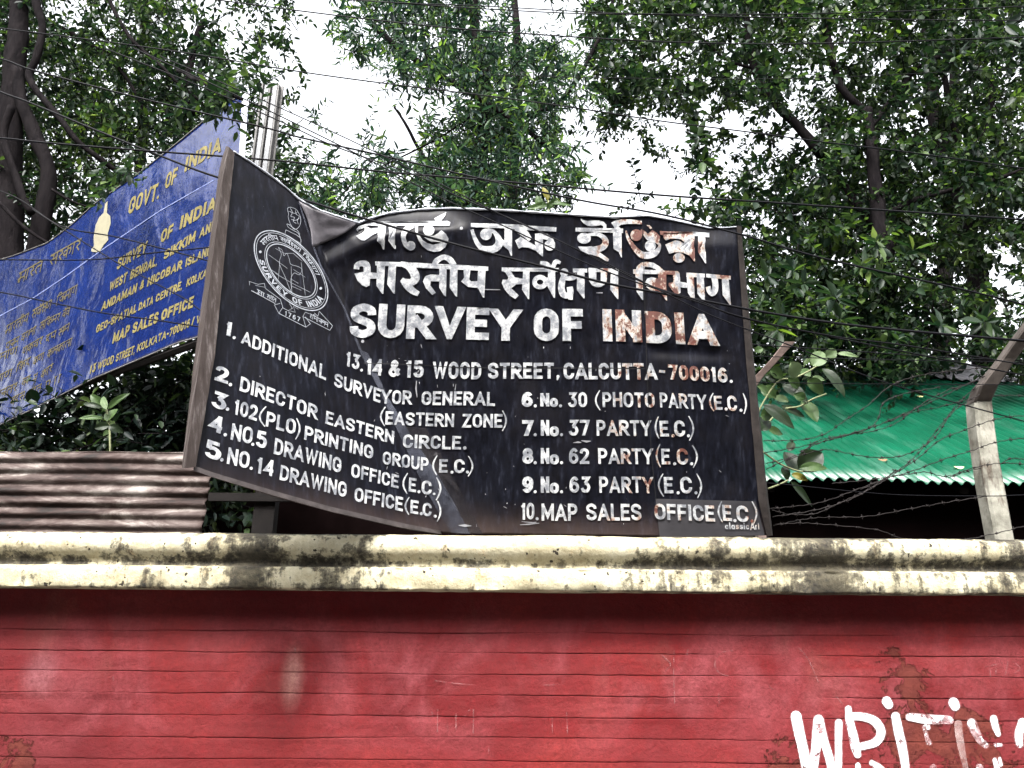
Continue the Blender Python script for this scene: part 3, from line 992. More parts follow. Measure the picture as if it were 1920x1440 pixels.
lay('crease_sheen', sheen_strip, sign_w, painted_sheen('crease_sheen_paint', (0.036, 0.039, 0.052), 0.0), board, 8, 0.0007)  # pale strip paints the light reflected along the crease
lay('crease_sheen', [[(760, 800), (799, 802), (826, 850), (871, 934), (905, 1001), (880, 1000), (846, 935), (800, 860)]], sign_w, painted_sheen('brown_sheen_paint', (0.020, 0.018, 0.020), 0.3), board, 8, 0.0005)  # second strip of reflected light, painted beside the crease

# ---- heading lines
A0, Asc = (640, 380), 8.727
hd = poly_t(A0, Asc,
    [(540, 322), (700, 303), (1100, 297), (1740, 300), (1782, 320), (1772, 378), (1200, 374), (700, 380), (560, 380)],
    [(245, 430), (290, 385), (420, 345), (560, 324), (600, 330), (600, 376), (440, 374), (395, 398), (330, 430), (290, 440), (262, 470)],
    [(240, 540), (330, 505), (385, 460), (380, 400), (430, 395), (480, 425), (600, 408), (610, 480), (520, 522), (440, 580), (380, 620), (330, 615), (280, 580)],
    [(600, 370), (732, 370), (720, 500), (702, 765), (682, 765), (650, 690), (585, 630), (600, 480)],
    [(778, 372), (905, 372), (890, 760), (870, 757), (770, 625)],
    [(1205, 370), (1256, 372), (1252, 500), (1215, 500)],
    [(1355, 562), (1440, 546), (1510, 541), (1580, 500), (1640, 450), (1710, 510), (1755, 590), (1740, 655), (1640, 650), (1560, 640), (1470, 640), (1400, 600)],
    [(1218, 500), (1256, 500), (1330, 610), (1400, 660), (1500, 688), (1600, 668), (1680, 625), (1745, 640), (1700, 730), (1620, 790), (1520, 806), (1420, 780), (1330, 715), (1270, 630)],
    circ(1430, 450, 93, None, 20), circ(1135, 705, 78, None, 20),
    [(1520, 260), (1600, 212), (1680, 172), (1716, 150), (1710, 190), (1670, 250), (1620, 305), (1555, 305)])
hd += str_t(A0, Asc, [(1185, 375, 60), (1070, 430, 90), (1020, 520, 84), (1020, 600, 75), (1060, 690, 80), (1120, 740, 80)])
B0_, Bsc = (870, 400), 9.6
hd += poly_t(B0_, Bsc,
    [(125, 175), (600, 185), (1000, 205), (1665, 250), (1660, 328), (1100, 300), (700, 268), (125, 248)],
    circ(395, 378, 104, None, 22),
    [(640, 420), (725, 490), (730, 270), (865, 290), (865, 760), (845, 766), (800, 660), (690, 570), (640, 520)],
    [(908, 310), (940, 240), (1080, 250), (1160, 340), (1222, 450), (1170, 502), (1060, 415), (960, 350)],
    [(920, 490), (1020, 420), (1150, 500), (1290, 582), (1422, 660), (1422, 775), (1402, 772), (1290, 670), (1150, 615), (1050, 608), (985, 636)],
    [(1280, 366), (1420, 360), (1422, 700), (1280, 620)],
    [(1280, 368), (1400, 354), (1500, 370), (1590, 430), (1642, 540), (1560, 560), (1510, 480), (1420, 462)],
    circ(1545, 575, 97, None, 20))
hd += str_t(B0_, Bsc, [(143, 290, 58), (175, 400, 65), (230, 520, 80), (310, 618, 92), (420, 648, 118), (540, 640, 132), (625, 560, 142), (620, 450, 112), (565, 360, 74), (500, 312, 64), (420, 300, 60)])
C0, Csc = (1060, 400), 12.0
hd += poly_t(C0, Csc,
    [(345, 110), (400, 150), (500, 172), (640, 160), (760, 160), (860, 190), (925, 250), (922, 345), (850, 345), (850, 285), (800, 262), (700, 282), (600, 292), (500, 282), (410, 225), (350, 155)],
    [(230, 322), (1300, 342), (1300, 442), (900, 432), (230, 412)], circ(420, 560, 155, 124, 22),
    [(285, 745), (450, 752), (600, 740), (780, 880), (985, 1030), (965, 1082), (910, 1072), (760, 980), (560, 920), (410, 920)],
    [(640, 405), (722, 405), (722, 490), (640, 490)],
    [(1070, 420), (1265, 420), (1272, 992), (1256, 992), (1200, 870), (1086, 800)],
    [(1030, 210), (1130, 160), (1260, 135), (1480, 135), (1722, 170), (1722, 246), (1560, 235), (1380, 240), (1250, 258), (1200, 300), (1255, 345), (1110, 345), (1080, 280)])
hd += str_t(C0, Csc, [(520, 478, 70), (640, 470, 74), (760, 482, 84), (870, 555, 118), (908, 650, 140), (850, 755, 144), (720, 805, 144), (560, 832, 146), (420, 832, 140)])
D0, Dsc = (1160, 410), 9.6
hd += poly_t(D0, Dsc, [(498, 112), (560, 120), (602, 170), (570, 187)], circ(316, 296, 105, None, 22), circ(570, 490, 100, None, 20),
    [(540, 260), (602, 203), (680, 250), (745, 320), (735, 400), (690, 450), (590, 405), (510, 385), (490, 330)],
    [(740, 222), (1400, 240), (1632, 255), (1632, 332), (1562, 332), (1574, 802), (1556, 800), (1430, 600), (1430, 312), (1362, 312), (1374, 768), (1355, 765), (1270, 660), (1150, 612), (1020, 602), (910, 632), (838, 465), (1020, 388), (1100, 400), (1170, 450), (1180, 420), (1120, 370), (1000, 358), (930, 360), (850, 392), (800, 335), (812, 300), (750, 290)],
    circ(1085, 705, 106, 86, 22))
hd += str_t(D0, Dsc, [(130, 215, 26), (165, 340, 52), (230, 450, 70), (310, 560, 92), (420, 650, 118), (540, 658, 126), (660, 615, 112), (728, 530, 64), (735, 465, 46), (690, 430, 40)])
hd += str_t(D0, Dsc, [(390, 212, 60), (470, 270, 74), (525, 350, 70)])
lay('heading_lettering', hd, sign_w, M_let, board, 5, 0.0017)['label'] = 'first heading line in Bengali letters'

E0, Esc = (650, 465), 6.857
hh2 = poly_t(E0, Esc,
    [(100, 330), (200, 308), (300, 312), (390, 320), (390, 392), (300, 396), (296, 480), (250, 502), (200, 480), (140, 420)],
    [(365, 172), (640, 180), (900, 190), (1180, 205), (1420, 215), (1822, 240), (1822, 292), (1680, 290), (1400, 276), (1100, 262), (860, 250), (640, 236), (370, 224)],
    [(390, 210), (495, 215), (472, 590), (455, 587), (382, 485)], [(540, 220), (636, 220), (618, 590), (600, 582), (520, 465)],
    [(1010, 362), (1080, 340), (1195, 345), (1195, 430), (1080, 427), (1076, 480), (1146, 575), (1100, 603), (1020, 520), (980, 430)],
    [(1190, 240), (1286, 240), (1276, 622), (1250, 607), (1190, 510)], [(1330, 230), (1426, 230), (1420, 627), (1400, 617), (1325, 510)],
    [(1500, 268), (1592, 280), (1576, 400), (1600, 430), (1680, 425), (1690, 285), (1786, 290), (1770, 638), (1750, 632), (1685, 510), (1620, 507), (1560, 500), (1470, 430), (1510, 380)])
hh2 += str_t(E0, Esc, [(126, 272, 70), (136, 222, 72), (190, 198, 74), (250, 215, 90), (264, 280, 92), (262, 335, 92)])
hh2 += str_t(E0, Esc, [(690, 200, 60), (790, 232, 90), (862, 310, 112), (882, 390, 112), (830, 440, 92), (745, 428, 72), (706, 402, 56)])
hh2 += str_t(E0, Esc, [(715, 415, 60), (780, 488, 92), (850, 550, 86), (925, 592, 62)])
hh2 += str_t(E0, Esc, [(1132, 215, 76), (1160, 162, 72), (1250, 117, 66), (1330, 152, 76), (1378, 225, 80)])
F0, Fsc = (930, 470), 7.385
hh2 += poly_t(F0, Fsc,
    [(80, 233), (870, 240), (870, 292), (80, 284)],
    [(80, 280), (205, 284), (262, 370), (372, 386), (372, 462), (280, 466), (212, 520), (316, 620), (266, 668), (190, 620), (120, 540), (80, 450), (92, 402), (160, 402), (172, 372), (130, 300)],
    [(375, 285), (466, 285), (460, 672), (445, 670), (360, 540)], [(720, 285), (821, 285), (817, 657), (800, 652), (720, 510)],
    [(680, 370), (730, 370), (730, 500), (680, 480)],
    circ(945, 302, 58, None, 18), [(1000, 618), (1068, 608), (1062, 681), (1000, 677)],
    [(1065, 245), (1262, 248), (1262, 302), (1065, 302)], [(1120, 295), (1226, 300), (1226, 662), (1210, 657), (1120, 545)],
    [(1280, 238), (1702, 250), (1702, 297), (1280, 292)],
    [(1282, 285), (1390, 290), (1390, 415), (1450, 415), (1450, 290), (1542, 295), (1530, 450), (1460, 500), (1400, 505), (1330, 480), (1290, 420)],
    [(1590, 292), (1692, 295), (1694, 672), (1680, 667), (1580, 540)])
hh2 += stroke_polys(trans(F0, Fsc, circ(610, 435, 77, 68, 22)), 64 / Fsc, True)
for pt in ([(610, 165, 40), (690, 180, 62), (750, 230, 62), (775, 275, 50)], [(895, 170, 40), (835, 150, 62), (800, 200, 62), (775, 265, 50)],
           [(935, 340, 60), (915, 430, 86), (905, 520, 92), (930, 600, 92), (990, 622, 80), (1030, 580, 90), (1020, 500, 84)], [(930, 375, 60), (1040, 382, 62), (1120, 345, 72)]):
    hh2 += str_t(F0, Fsc, pt)
G0, Gsc = (1170, 480), 8.727
hh2 += poly_t(G0, Gsc,
    [(185, 270), (210, 170), (280, 110), (370, 95), (480, 110), (580, 170), (662, 245), (590, 262), (510, 215), (430, 183), (345, 173), (330, 225), (300, 265)],
    [(148, 218), (320, 220), (620, 238), (880, 248), (912, 280), (912, 332), (800, 306), (560, 296), (150, 292)],
    [(185, 285), (302, 285), (316, 722), (300, 717), (205, 580)],
    [(340, 440), (380, 370), (450, 345), (560, 372), (560, 285), (692, 285), (692, 480), (706, 732), (685, 722), (600, 600), (560, 572), (440, 562), (370, 510)],
    [(800, 285), (912, 285), (920, 422), (1032, 440), (1032, 522), (925, 512), (926, 600), (880, 627), (820, 600), (730, 480), (732, 440), (810, 430)],
    [(1020, 270), (1322, 290), (1322, 352), (1020, 342)], [(1345, 290), (1747, 325), (1747, 387), (1345, 352)],
    [(1025, 335), (1142, 340), (1161, 742), (1120, 722), (1045, 600)], [(1190, 340), (1307, 350), (1327, 742), (1300, 737), (1200, 620)],
    [(1600, 372), (1712, 380), (1752, 802), (1730, 797), (1615, 640)])
hh2 += str_t(G0, Gsc, [(1478, 345, 104), (1495, 450, 98), (1488, 560, 98), (1448, 615, 84), (1400, 580, 82), (1376, 500, 80)])
lay('heading_lettering', hh2, sign_w, M_let, board, 6, 0.0016)['label'] = 'second heading line in Hindi letters'

big = word('SURVEY', 654, 633, 975, 639, 65, 59, .225, .06) + word('OF', 1001, 639, 1094, 639, 61, 60, .235, .10) + word('INDIA', 1131, 639, 1347, 648, 60, 59, .25, .10)
lay('heading_lettering', big, sign_w, M_let, board, 5, 0.0016)['label'] = 'SURVEY OF INDIA in bold white capitals with rust stains'

T2 = .20
adr = word('13', 648, 686, 673, 694, 27, 28, T2) + dot(678, 694, 2.6) + word('14', 686, 702, 718, 705, 30, 31, T2) + word('&', 728, 707, 751, 707, 32, 32, T2)
adr += word('15', 760, 708, 794, 708, 32, 32, T2) + word('WOOD', 811, 710, 902, 711, 32, 32, T2) + word('STREET', 915, 710, 1039, 710, 30, 30, T2) + word(',', 1043, 709, 1050, 709, 30, 30, T2)
adr += word('CALCUTTA', 1057, 711, 1233, 712, 31, 31, T2, .07) + [[(1236, 693.5), (1247, 694.5), (1247, 699.5), (1236, 698.5)]] + word('700016', 1254, 711, 1365, 718, 28, 28, T2, .09) + dot(1371, 715, 3)
lay('address_lettering', adr, sign_w, M_let, board)['label'] = 'street address line in white capitals'

T1 = .185
lines = [
 word('1', 422, 628, 433, 631, 26, 26, .25) + dot(439, 633) + word('ADDITIONAL', 452, 643, 611, 713.5, 24, 27, T1) + word('SURVE', 626, 724, 713, 756, 25, 26, T1)
 + word('YOR', 714, 756, 771, 758.5, 26, 26, T1) + word('GENERAL', 790, 759, 928, 761, 26, 26, T1),
 paren(714, 722, 763, 799) + word('EASTERN', 722, 796, 851, 801, 25, 25, T1) + word('ZONE', 867, 801.5, 942, 802, 25.5, 25.5, T1) + paren(942, 949, 770, 808, False),
 word('2', 402, 712, 427, 720, 29, 28, .20) + dot(432, 721, 3.3) + word('DIRECTOR', 449, 732, 594, 787, 27, 26, T1) + word('EASTERN', 610, 794, 738, 833, 24, 24, T1) + word('CIRCLE', 755, 839.5, 864, 843, 25, 25, T1) + dot(871.5, 840, 3.4),
 word('3', 395, 761, 423, 771, 31, 31, .20) + dot(426.5, 767, 3.3) + word('102', 438, 776, 481, 790, 28, 29, T1) + paren(487, 498, 762, 800) + word('PLO', 498, 799, 553, 815, 28, 28, T1) + paren(555, 562, 784, 824, False)
 + word('PRINTING', 570, 824, 699, 861, 26, 25, T1) + word('GROUP', 717, 870, 803, 884, 24, 25, T1) + paren(812, 819.5, 854, 891) + word('E', 823, 885.6, 839, 886, 25, 25, T1) + dot(847.5, 885.5) + word('C', 851, 887, 871, 887.5, 26, 26, T1) + dot(876.6, 885) + paren(878, 886, 855, 893, False),
 word('4', 391, 806, 419, 815, 31, 31, .20) + dot(422.5, 815, 3.3) + word('NO', 432, 824, 472, 833, 31, 31, T1) + dot(474, 833) + word('5', 479, 837, 499, 842, 31, 31, .20) + word('DRAWING', 513, 850.5, 639, 887, 30, 28, T1)
 + word('OFFICE', 658, 894, 747, 916, 26, 24.5, T1) + paren(756, 764, 887, 926) + word('E', 766, 921, 780, 923, 26, 26, T1) + dot(785.6, 922) + word('C', 790, 926, 809, 928, 26, 26, T1) + dot(814, 926, 2.4) + paren(818, 826, 895, 938, False),
 word('5', 383, 855, 413, 865, 33, 33, .20) + dot(416, 862, 3.3) + word('NO', 425, 869, 466, 879, 31, 31, T1) + dot(471, 878) + word('14', 480, 887, 514, 894, 30, 30, T1) + word('DRAWING', 524, 899, 649, 933, 28, 28, T1)
 + word('OFFICE', 664, 939.5, 755, 959, 26, 26.5, T1) + paren(760, 767, 932, 965) + word('E', 769, 962, 784, 964.5, 25, 25, T1) + dot(790, 963) + word('C', 792, 967, 809, 969, 25, 25, T1) + dot(816, 968) + paren(820, 826, 939, 978, False),
]


def rcol(num, yb, h, mid, midx, party, e0, tail):
    pass


rl = [
 word('6', 978, 763, 999, 763, 28, 28, .23) + dot(1003.7, 761) + word('N', 1013, 762, 1030, 762, 25, 25, .25) + word('o', 1031, 763, 1046, 763, 26, 26, .2) + dot(1051, 761) + word('30', 1065, 763, 1101, 763, 28, 28, T1)
 + paren(1117, 1125, 732, 769) + word('PHOTO', 1130, 763, 1228, 764, 28, 28, T1) + word('PARTY', 1238, 764, 1325, 768, 28, 28, T1) + paren(1331, 1338, 737, 771) + word('E', 1340, 768, 1355, 768, 26, 26, T1) + dot(1361.5, 767) + word('C', 1365, 770, 1383, 771, 29, 29, T1) + dot(1389.5, 769) + paren(1394, 1399, 737, 776, False)]


def ec_line(num, y, h, pair, px0, px1, q0, q1, par, e, d1, c, d2, par2):
    o_ = word(num, 979, y, 1000, y, h, h, .23) + dot(1003.5, y - 2) + word('N', 1014, y, 1030, y, h, h, .25) + word('o', 1031, y + 1, 1048, y + 1, h, h, .19) + dot(1053, y - 2)
    o_ += word(pair, px0, y, px1, y, h, h, T1) + word('PARTY', q0, y, q1, y + .5, h, h, T1) + paren(*par) + word('E', e[0], y + 1, e[1], y + 1, h, h, T1) + dot(d1, y)
    return o_ + word('C', c[0], y + 1.5, c[1], y + 1.5, h + 1, h + 1, T1) + dot(d2, y) + paren(*par2, False)


rl.append(ec_line('7', 817, 29.5, '37', 1066, 1106, 1119, 1221.5, (1229, 1235, 781, 822), (1238, 1254.5), 1262, (1265, 1285.5), 1291, (1292, 1300, 780, 826)))
rl.append(ec_line('8', 869.5, 29.5, '62', 1067, 1105, 1122, 1225, (1231, 1238, 833, 876), (1241, 1257), 1265, (1270, 1291), 1297, (1299, 1307, 835, 877)))
rl.append(ec_line('9', 924, 30.5, '63', 1068, 1107, 1124, 1225, (1235, 1244, 888, 931), (1246, 1263), 1271.5, (1276.5, 1298.5), 1305, (1307, 1315, 888, 934)))
rl.append(word('10', 977, 974, 1002, 974, 31, 31, T1, .06) + dot(1007, 972.5) + word('MAP', 1015.5, 976.5, 1083, 976.5, 32, 32, T1) + word('SALES', 1100, 976, 1203, 976, 32, 31, T1))
off10 = word('OFFICE', 1228, 974, 1341, 978, 30, 30, T1) + paren(1347, 1354, 940, 979) + word('E', 1356, 976, 1373, 977, 30, 30, T1) + dot(1378, 976) + word('C', 1382, 978, 1405, 979, 31, 31, T1) + dot(1410, 977) + paren(1411, 1418.5, 940, 984, False)
for L_ in lines: lay('list_lettering', L_, sign_w, M_let2, board)
for L_ in rl: lay('list_lettering', L_, sign_w, M_let2, board)
lay('list_lettering', off10, sign_w, M_let2, board, 9, 0.0030)
sig = word('classic', 1360, 992, 1405, 992.5, 13, 13, .16, .12) + word('Art', 1407, 994, 1425, 992, 14, 13, .16, .06)
lay('signature_lettering', sig, sign_w, M_let2, board, 9, 0.0030)

# ---- emblem
Z0, Zs = (460, 370), 5.333
ec, eA, eB = np.array((457., 732.)), np.array((366., 264.)), np.array((39., -300.))


def ez(th, r):
    p = ec + (eA * math.cos(R(th)) + eB * math.sin(R(th))) * r
    return (Z0[0] + p[0] / Zs, Z0[1] + p[1] / Zs)


def ering(r, w):
    return stroke_polys([ez(a, r) for a in range(0, 360, 6)], w, True)


em = ering(1.0, 1.9) + ering(.945, .9) + ering(.715, .9) + ering(.665, 1.7)


def ringtext(polys, tot, a0, a1, r0, r1):
    return [[ez(a0 + (a1 - a0) * x / tot, r0 + (r1 - r0) * y) for x, y in q] for q in polys]


gx, gp = 0, []
for ch in 'SURVEY OF INDIA':
    w_, pol = glyph(ch, .2)
    gp += [[(gx + a, b) for a, b in q] for q in pol]
    gx += w_ + .16
em += ringtext(gp, gx, 203, 352, .915, .76)
a_ = 167
for keys, span in ((['bh', 'aa', 'r', 't', 'ii', 'y'], 50), (['s', 've', 'ks', 'n'], 44), (['i', 'v', 'bh', 'aa', 'g'], 44)):
    em += ringtext(dword_raw(keys, .14), 1, a_, a_ - span + 5, .76, .885)
    a_ -= span
for s_ in ([(235, 575), (420, 710)], [(330, 820), (345, 640)], [(558, 650), (600, 980)], [(458, 690), (465, 950)], [(300, 760), (470, 860), (650, 950)], [(462, 820), (530, 860)],
           [(300, 510), (390, 560), (480, 560), (570, 640)], [(250, 720), (330, 770)], [(480, 720), (600, 800)], [(470, 890), (560, 930)]):
    em += stroke_polys(trans(Z0, Zs, s_), .55)
em += stroke_polys(trans(Z0, Zs, sm([(330, 500), (370, 530), (385, 585), (415, 560), (440, 620), (455, 670), (520, 690), (565, 720), (540, 775), (490, 755), (460, 800), (455, 850), (465, 950), (430, 880), (400, 800), (350, 690), (340, 640), (360, 570), (330, 500)], 3)), .6)
for s_ in ([(420, 110), (432, 170), (428, 190), (440, 240), (470, 300), (500, 320), (540, 290), (555, 220), (530, 150), (500, 115), (450, 98), (420, 110)],
           [(450, 110), (470, 150), (455, 190), (490, 200), (480, 240), (510, 260)], [(500, 130), (510, 170), (540, 190), (520, 230), (530, 270)], [(440, 140), (490, 160), (520, 150)], [(460, 220), (500, 230), (540, 210)],
           [(415, 265), (430, 300), (480, 330), (530, 360), (550, 405)], [(430, 270), (470, 300), (520, 330), (545, 370)], [(415, 265), (450, 275)],
           [(405, 325), (395, 375)], [(405, 325), (545, 400), (552, 480)], [(395, 375), (545, 455)]):
    em += stroke_polys(trans(Z0, Zs, sm(s_, 3)), .7)
for s_, w_ in (([(60, 932), (300, 1062)], 1.1), ([(40, 845), (42, 880)], .7), ([(35, 840), (130, 870), (190, 860), (200, 910), (240, 940)], .7), ([(240, 940), (350, 1020), (375, 1100), (335, 1160), (290, 1075), (350, 1060)], .8),
               ([(335, 1160), (605, 1298), (650, 1265), (600, 1195)], .9), ([(575, 1190), (605, 1298)], .8), ([(375, 1105), (440, 1140)], .7), ([(575, 1190), (600, 1148), (640, 1165)], .8), ([(575, 1192), (845, 1330), (872, 1285), (740, 1140), (725, 1190), (690, 1155)], .9),
               ([(440, 1060), (470, 1110), (430, 1130), (500, 1150), (480, 1090), (530, 1120)], .7), ([(100, 880), (200, 900)], .6)):
    em += stroke_polys(trans(Z0, Zs, s_), w_, False, 1.5)
p1, p2 = trans(Z0, Zs, [(395, 1180), (545, 1245)])
em += word('1767', *p1, *p2, 8.5, 8.5, .16, .35)
p1, p2 = trans(Z0, Zs, [(112, 955), (190, 998)])
em += dword(['a', 'aa'], *p1, *p2, 7, .14)
p1, p2 = trans(Z0, Zs, [(212, 1005), (305, 1052)])
em += dword(['s', 've', 't'], *p1, *p2, 7, .14)
p1, p2 = trans(Z0, Zs, [(640, 1205), (825, 1300)])
em += dword(['h', 'i', 'm', 'aa', 'c', 'l', 'm'], *p1, *p2, 8, .13)
em += [circ(*trans(Z0, Zs, [(150, 545)])[0], 2.6, None, 10), circ(*trans(Z0, Zs, [(755, 910)])[0], 2.6, None, 10)]
eo = lay('emblem', em, sign_w, M_thin, board)
eo['label'] = 'round survey emblem with ribbon drawn in thin white lines'

# supports behind the sign
v, f = [], []
box(v, f, (at(478, 960, 3.32).x, 3.30, 0.0), (at(517, 960, 3.32).x, 3.36, at(500, 890, 3.32).z))
mesh('support_post', v, f, M_darkwood, sign)
v, f = [], []
box(v, f, (at(1335, 700, 3.32).x, 3.30, 0.0), (at(1372, 700, 3.32).x, 3.36, at(1350, 520, 3.32).z))
mesh('support_post', v, f, M_darkwood, sign)
v, f = [], []
box(v, f, (at(395, 932, 3.30).x, 3.275, at(450, 941, 3.3).z), (at(560, 932, 3.30).x, 3.298, at(450, 926, 3.3).z))
mesh('cross_rail', v, f, M_darkwood, sign)

# ------------------------------------------------------------------ the blue sign
AZ = R(54.7)
bdir = Vector((-math.sin(AZ), math.cos(AZ), 0))
bn = Vector((bdir.y, -bdir.x, 0)).normalized()
if bn.y > 0: bn = -bn
bp0 = at(470, 500, 3.42)


def blue_w(x, y):
    d = ray(x, y)
    w_ = (bp0 - CAM).dot(bn) / d.dot(bn)
    w_ += 0.010 * noise.noise(Vector((x / 60, y / 110, 2.2))) + 0.004 * noise.noise(Vector((x / 22, y / 50, 5.2)))
    w_ += 0.05 * (1 - sstep(0, 150, x)) * (1 - sstep(440, 560, y - 0.2 * x)) * -1
    return w_


n = N('blue_vinyl')
wr = n.noise(3.2, 3, 0.5, n.map((1.0, 1.0, 0.55)), 0.6)
base = n.ramp(n.noise(5, 5), [(0.3, (0.0025, 0.006, 0.040)), (0.7, (0.004, 0.012, 0.070))])
base = n.mix(n.ramp(n.noise(30, 6, 0.7), [(0.62, 0.0), (0.75, 0.3)]), base, (0.10, 0.12, 0.2))
n.bump(n.math('ADD', wr, n.math('MULTIPLY', n.noise(11, 3, 0.5), 0.2)), 0.5, 0.07)
M_blue = n.set(base, 0.13, None, 0.42)
M_gold = simple('faded_yellow_lettering', (0.105, 0.088, 0.032), 0.5, 0.3, 20, 0, 0)
M_whiteplastic = simple('white_edge_strip', (0.34, 0.36, 0.38), 0.6, 0.15, 20)
M_greymetal = simple('galvanised_post', (0.075, 0.073, 0.072), 0.6, 0.4, 14)
M_cream = simple('bare_cream_backing', (0.15, 0.14, 0.098), 0.7, 0.12, 20)

blue = thing('sign_board', 'blue sheet sign with faded yellow lettering, set at an angle behind the black sign', 'sign')
bt = [(-170, 520), (0, 487), (30, 478), (90, 455), (130, 425), (180, 380), (260, 325), (340, 262), (395, 216), (470, 165)]
bb = [(-170, 880), (0, 797), (60, 768), (180, 708), (275, 668), (335, 642), (372, 632), (460, 590)]
V = []
for i in range(130):
    u = i / 129
    xt = -170 + (468 + 170) * u
    xb = -170 + (432 + 170) * u
    yt = np.interp(xt, [p[0] for p in bt], [p[1] for p in bt])
    yb = np.interp(xb, [p[0] for p in bb], [p[1] for p in bb])
    for j in range(60):
        t = j / 59
        x, y = xt + (xb - xt) * t, yt + (yb - yt) * t
        V.append(atw(x, y, blue_w(x, y)))
PV, PF = grid_mesh(V, 130, 60)
bo = mesh('board', PV, [q[::-1] for q in PF], M_blue, blue, True)
md = bo.modifiers.new('t', 'SOLIDIFY')
md.thickness = 0.004
md.offset = -1
for edge, nm in ((bt, 'top_edge'), (bb, 'bottom_edge')):
    v, f = [], []
    pts = []
    xm = 466 if edge is bt else 440
    for x in np.arange(-165, xm, 12.0):
        y = np.interp(x, [p[0] for p in edge], [p[1] for p in edge])
        pts.append(atw(x, y, blue_w(x, y) - 0.004))
    tube(v, f, pts, 0.0045, 5)
    mesh(nm, v, f, M_greymetal, blue, True)
bl = word('GOVT.', 239, 403, 297, 372, 33, 33, .2) + word('OF', 308, 355, 329, 343, 31, 31, .2) + word('INDIA', 345, 323, 413, 284, 29, 31, .2)
bl += word('SURVEY', 218, 507, 273, 474, 23, 24, .22) + word('OF', 300, 456, 322, 443, 25, 25, .22) + word('INDIA', 336, 431, 404, 392, 26, 27, .22)
for wd_ in (('WEST', 204, 547, 236, 529), ('BENGAL,', 243, 525, 294, 497), ('SIKKIM', 306, 488, 365, 452), ('AND', 373, 447, 404, 429)): bl += word(*wd_, 18.5, 20.5, .22)
for wd_ in (('ANDAMAN', 189, 584, 255, 548), ('&', 261, 545, 269, 540), ('NICOBAR', 275, 538, 340, 504), ('ISLANDS', 347, 501, 404, 472)): bl += word(*wd_, 17.5, 18.5, .22)
for wd_ in (('GEO-SPATIAL', 179, 625, 255, 585), ('DATA', 259, 583, 286, 570), ('CENTRE,', 291, 567, 341, 542), ('KOLKATA', 349, 538, 402, 512)): bl += word(*wd_, 15.5, 17, .22)
for wd_ in (('MAP', 210, 645, 241, 629), ('SALES', 247, 626, 295, 605), ('OFFICE', 301, 602, 361, 576)): bl += word(*wd_, 21, 22.5, .23)
for wd_ in (('13', 167, 701, 178, 696), ('WOOD', 182, 694, 212, 681), ('STREET,', 216, 679, 252, 663), ('KOLKATA-700016', 256, 661, 355, 613), ('/', 358, 612, 363, 610), ('W', 367, 608, 380, 602)): bl += word(*wd_, 15.5, 17, .2)
lay('english_lettering', bl, blue_w, M_gold, bo, 12, 0.0011)
K = list(DV.keys())
dv = dword(['bh', 'aa', 'r', 't'], 31, 534, 76, 509, 22) + dword(['s', 'r', 'k', 'aa', 'r'], 90, 502, 149, 469, 23)
dv += dword(['bh', 'aa', 'r', 't', 'ii', 'y'], 8, 629, 51, 604, 18) + dword(['s', 've', 'ks', 'n'], 57, 600, 94, 579, 18) + dword(['i', 'v', 'bh', 'aa', 'g'], 103, 574, 142, 551, 18)
rows_ = [((8, 659, 33, 645), 'p c m'), ((37, 643, 65, 626), 'v g l aa'), ((72, 620, 111, 601), 's i k m r'), ((115, 598, 129, 591), 've v'), ((-30, 690, 30, 664), 'a d m aa n'), ((40, 668, 78, 645), 'n k v r'), ((83, 645, 103, 634), 'd p'), ((107, 634, 128, 620), 's m'),
         ((-30, 730, 20, 706), 'bh s aa n'), ((28, 700, 55, 684), 'i k d'), ((60, 687, 80, 675), 'k n'), ((87, 673, 133, 648), 'k l k aa t aa'), ((-30, 760, 30, 732), 'm aa n c t r'), ((39, 726, 55, 718), 'v k'), ((60, 719, 68, 714), 'y'), ((75, 712, 97, 696), 'k aa r'),
         ((17, 762, 44, 748), 'v d s'), ((49, 748, 75, 734), 't r t'), ((83, 731, 92, 727), 'p'), ((99, 723, 104, 720), 'aa'), ((107, 719, 112, 716), 'aa')]
for q_, ks_ in rows_: dv += dword(ks_.split(), *q_, 15.5)
lay('hindi_lettering', dv, blue_w, simple('dim_yellow_lettering', (0.06, 0.05, 0.024), 0.5, 0.3, 20, 0, 0), bo, 12, 0.0011)
# bare patch where the vinyl has peeled off, and creases in the sheet
tr = trans((0, 160), 3.5556, [(700, 790), (718, 770), (712, 850), (735, 870), (738, 920), (718, 990), (722, 1030), (690, 1065), (668, 1105), (640, 1112), (610, 1108), (608, 1092), (626, 1072), (624, 1010), (638, 930), (660, 880), (690, 850)])
lay('peeled_patch', [tr], blue_w, M_cream, bo, 12, 0.0016)['label'] = 'cream patch where the blue sheet has peeled away'
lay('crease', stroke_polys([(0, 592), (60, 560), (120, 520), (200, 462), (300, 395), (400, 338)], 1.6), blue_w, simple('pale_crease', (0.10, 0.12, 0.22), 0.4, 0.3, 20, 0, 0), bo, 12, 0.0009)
v, f = [], []
for a, b in (((458, 172), (452, 215)), ((461, 240), (447, 300))):
    pass
V = []
for (x, y) in ((455, 165), (466, 165), (446, 330), (457, 330)):
    V.append(atw(x, y, blue_w(x, y) - 0.010))
for (x, y) in ((455, 165), (466, 165), (446, 330), (457, 330)):
    V.append(atw(x, y, blue_w(x, y) + 0.006))
mesh('edge_strip', V, [(0, 2, 3, 1), (4, 5, 7, 6), (0, 1, 5, 4), (2, 6, 7, 3), (0, 4, 6, 2), (1, 3, 7, 5)], M_whiteplastic, blue)
